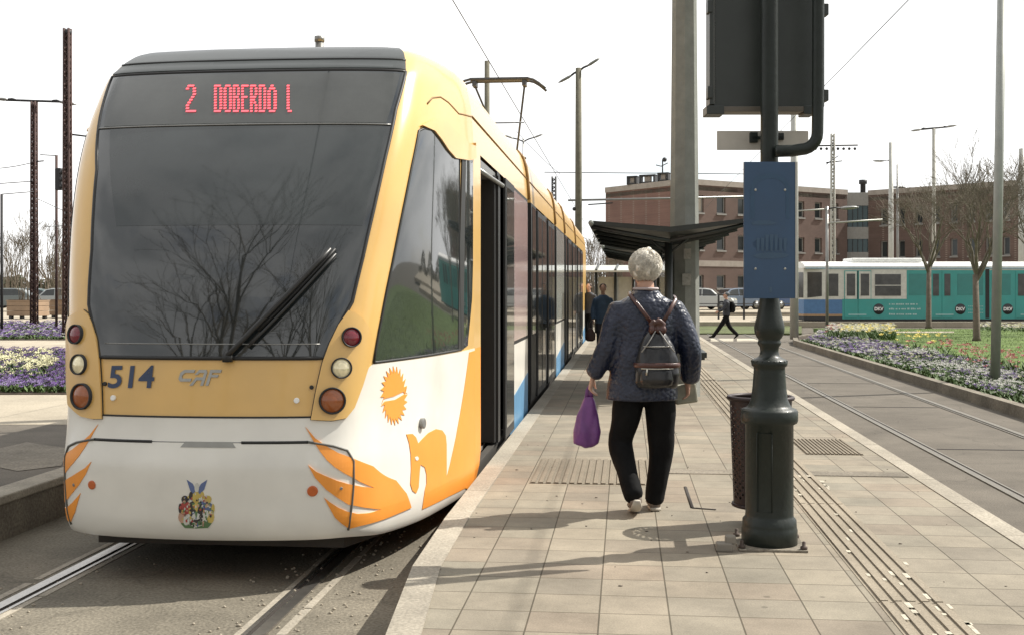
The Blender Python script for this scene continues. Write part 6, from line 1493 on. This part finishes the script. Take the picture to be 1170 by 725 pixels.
# --- simpler distant figures, same construction
def figure(label, px, d, z0, rz, H, coat, trous, hairc, pose, group=None, hem=.80, cap=None, vox=.014):
    s = H/1.70; t = thing('person', label, 'person', CW(px, d, z0), PSI+rz, group); V = lambda p: tuple(c*s for c in p)
    g = MB(); M = head(g, V((0, .02, 1.59)), s, pose.get('yaw', 0)); chain(g, [V((0, 0, 1.34)), V((0, .005, 1.50))], [.055*s, .05*s]); rings(g, [tuple(c*s for c in q) for q in [(0, 0, .80, .13, .09), (0, 0, 1.0, .13, .09), (0, 0, 1.34, .15, .08), (0, 0, 1.41, .07, .055)]])
    for k in ('la', 'ra'):
        A_ = [V(p) for p in pose[k]]; chain(g, A_, [.045*s, .038*s, .026*s], 10); dv = Vector(A_[2])-Vector(A_[1]); hand(g, A_[2], dv, (-1 if k == 'la' else 1, 0, 0), (0, 1, .2), .95*s, .5)
    for k in ('ll', 'rl'): chain(g, [V(p) for p in pose[k][:3]], [.07*s, .05*s, .035*s], 10); chain(g, [V(pose[k][2]), V(pose[k][3])], [.032*s, .02*s], 8)
    part('body', remesh(g, .011, 1, 'body'), m_skin, t)
    g = MB(); lean = pose.get('lean', 0)
    rings(g, [tuple(c*s for c in q) for q in [(0, 0, hem, .185, .13), (0, 0, hem+.12, .18, .125), (0, 0, 1.15, .18, .12), (0, 0, 1.32, .20, .11), (0, 0, 1.38, .16, .095), (0, 0, 1.44, .075, .065)]], 24)
    for k in ('la', 'ra'): A_ = [Vector(V(p)) for p in pose[k]]; A_[2] = A_[1].lerp(A_[2], .92); chain(g, A_, [(.07*s, .07*s), (.06*s, .06*s), (.048*s, .048*s)], 12)
    part('coat', remesh(g, vox, 3, 'coat'), coat, t)
    g = MB(); g.ball(V((0, 0, .88)), (.155*s, .115*s, .12*s), 16, 10)
    for k in ('ll', 'rl'): chain(g, [V(p) for p in pose[k][:3]], [(.098*s, .105*s), (.075*s, .08*s), (.058*s, .062*s)], 12)
    part('trousers', remesh(g, vox, 3, 'trousers'), trous, t)
    g = MB(); g.ball(V((0, -.0, 1.63)), (.088*s, .10*s, .085*s), 16, 10)
    hh = g.v; g2 = MB(); c, q = math.cos(pose.get('yaw', 0)), math.sin(pose.get('yaw', 0)); g2.add([(x*c-(y-.02*s)*q, x*q+(y-.02*s)*c, z) for x, y, z in hh], g.f, 0, True); part('hair' if not cap else 'cap', g2, hairc, t, local=True)
    if cap: g = MB(); g.tube([V((0, .06, 1.645)), V((0, .15, 1.635)), V((0, .17, 1.63))], [(.07*s, .01*s), (.06*s, .008*s), (.03*s, .005*s)], 12, side=(1, 0, 0)); part('cap_peak', g, hairc, t, local=True)
    for k in ('ll', 'rl'): g = MB(); shoe(g, V(pose[k][2]), V(pose[k][3]), .045*s); part('shoe', g, m_black, t, local=True)
    return t
m_bj = mat('blue_jacket', (.055, .10, .17), .7, 0, .2, 8); m_dj = mat('dark_jacket', (.03, .032, .04), .75, 0, .2, 8); m_dh = mat('dark_brown_hair', (.05, .028, .018), .7); m_jean = mat('dark_trousers', (.03, .032, .045), .8)
walk1 = dict(la=[(-.17, 0, 1.33), (-.25, -.02, 1.08), (-.26, .08, .86)], ra=[(.17, 0, 1.33), (.24, -.03, 1.08), (.245, .06, .84)], ll=[(-.09, 0, .84), (-.10, .10, .47), (-.10, .02, .10), (-.10, .16, .05)], rl=[(.09, 0, .84), (.09, .03, .46), (.09, -.08, .12), (.09, .05, .05)])
P2 = figure('person in a blue jacket walking towards the viewer beside the yellow tram', 689, 26, PZ, R(180), 1.60, m_bj, m_jean, m_dh, walk1, hem=.74)
m_bb = mat('brown_bag', (.055, .025, .022), .5); bo = CW(674.5, 26, PZ)
hb = thing('handbag', 'dark brown bag hanging beside the person in the blue jacket', 'handbag', bo, PSI); g = MB(); rings(g, [(0, 0, .30, .06, .04), (0, 0, .34, .115, .055), (0, 0, .46, .12, .05), (0, 0, .56, .07, .035), (0, 0, .60, .03, .02)], 18); part('bag_body', g, m_bb, hb, local=True)
g = MB(); g.tube([(-.035, 0, .57), (-.02, 0, .70), (.03, 0, .80), (.04, 0, .70), (.035, 0, .57)], .008, 6); part('handle', g, m_bb, hb, local=True)
figure('person in dark clothes standing farther back beside the tram doors', 673, 34, PZ, R(150), 1.66, m_dj, m_black, m_dh, walk1, hem=.78)
stride = dict(la=[(-.17, 0, 1.33), (-.20, .16, 1.10), (-.19, .32, 1.02)], ra=[(.17, 0, 1.33), (.20, -.14, 1.09), (.20, -.10, .85)], ll=[(-.09, 0, .86), (-.09, .22, .50), (-.09, .50, .12), (-.09, .64, .10)], rl=[(.09, 0, .86), (.09, -.12, .48), (.09, -.42, .17), (.09, -.30, .05)])
P3 = figure('person in dark clothes and cap striding left across the tram tracks', 830, 41.5, .0, R(90), 1.72, m_dj, m_black, mat('grey_cap', (.10, .11, .12), .7), stride, hem=.86, cap=True)
g = MB(); rings(g, [(0, -.20, .98, .13, .07), (0, -.22, 1.05, .15, .10), (0, -.22, 1.25, .15, .10), (0, -.19, 1.38, .11, .06)], 20); k_ = thing('rucksack', 'black rucksack on the back of the person crossing the tracks', 'rucksack', CW(830, 41.5, 0), PSI+R(90)); part('pack', g, m_black, k_, local=True)
g = MB()
for sx in (-.10, .10): g.tube([(sx, -.14, 1.36), (sx, .0, 1.44), (sx, .115, 1.30), (sx, .10, 1.10), (sx, -.12, 1.02)], .014, 6)
part('strap', g, m_black, k_, local=True)
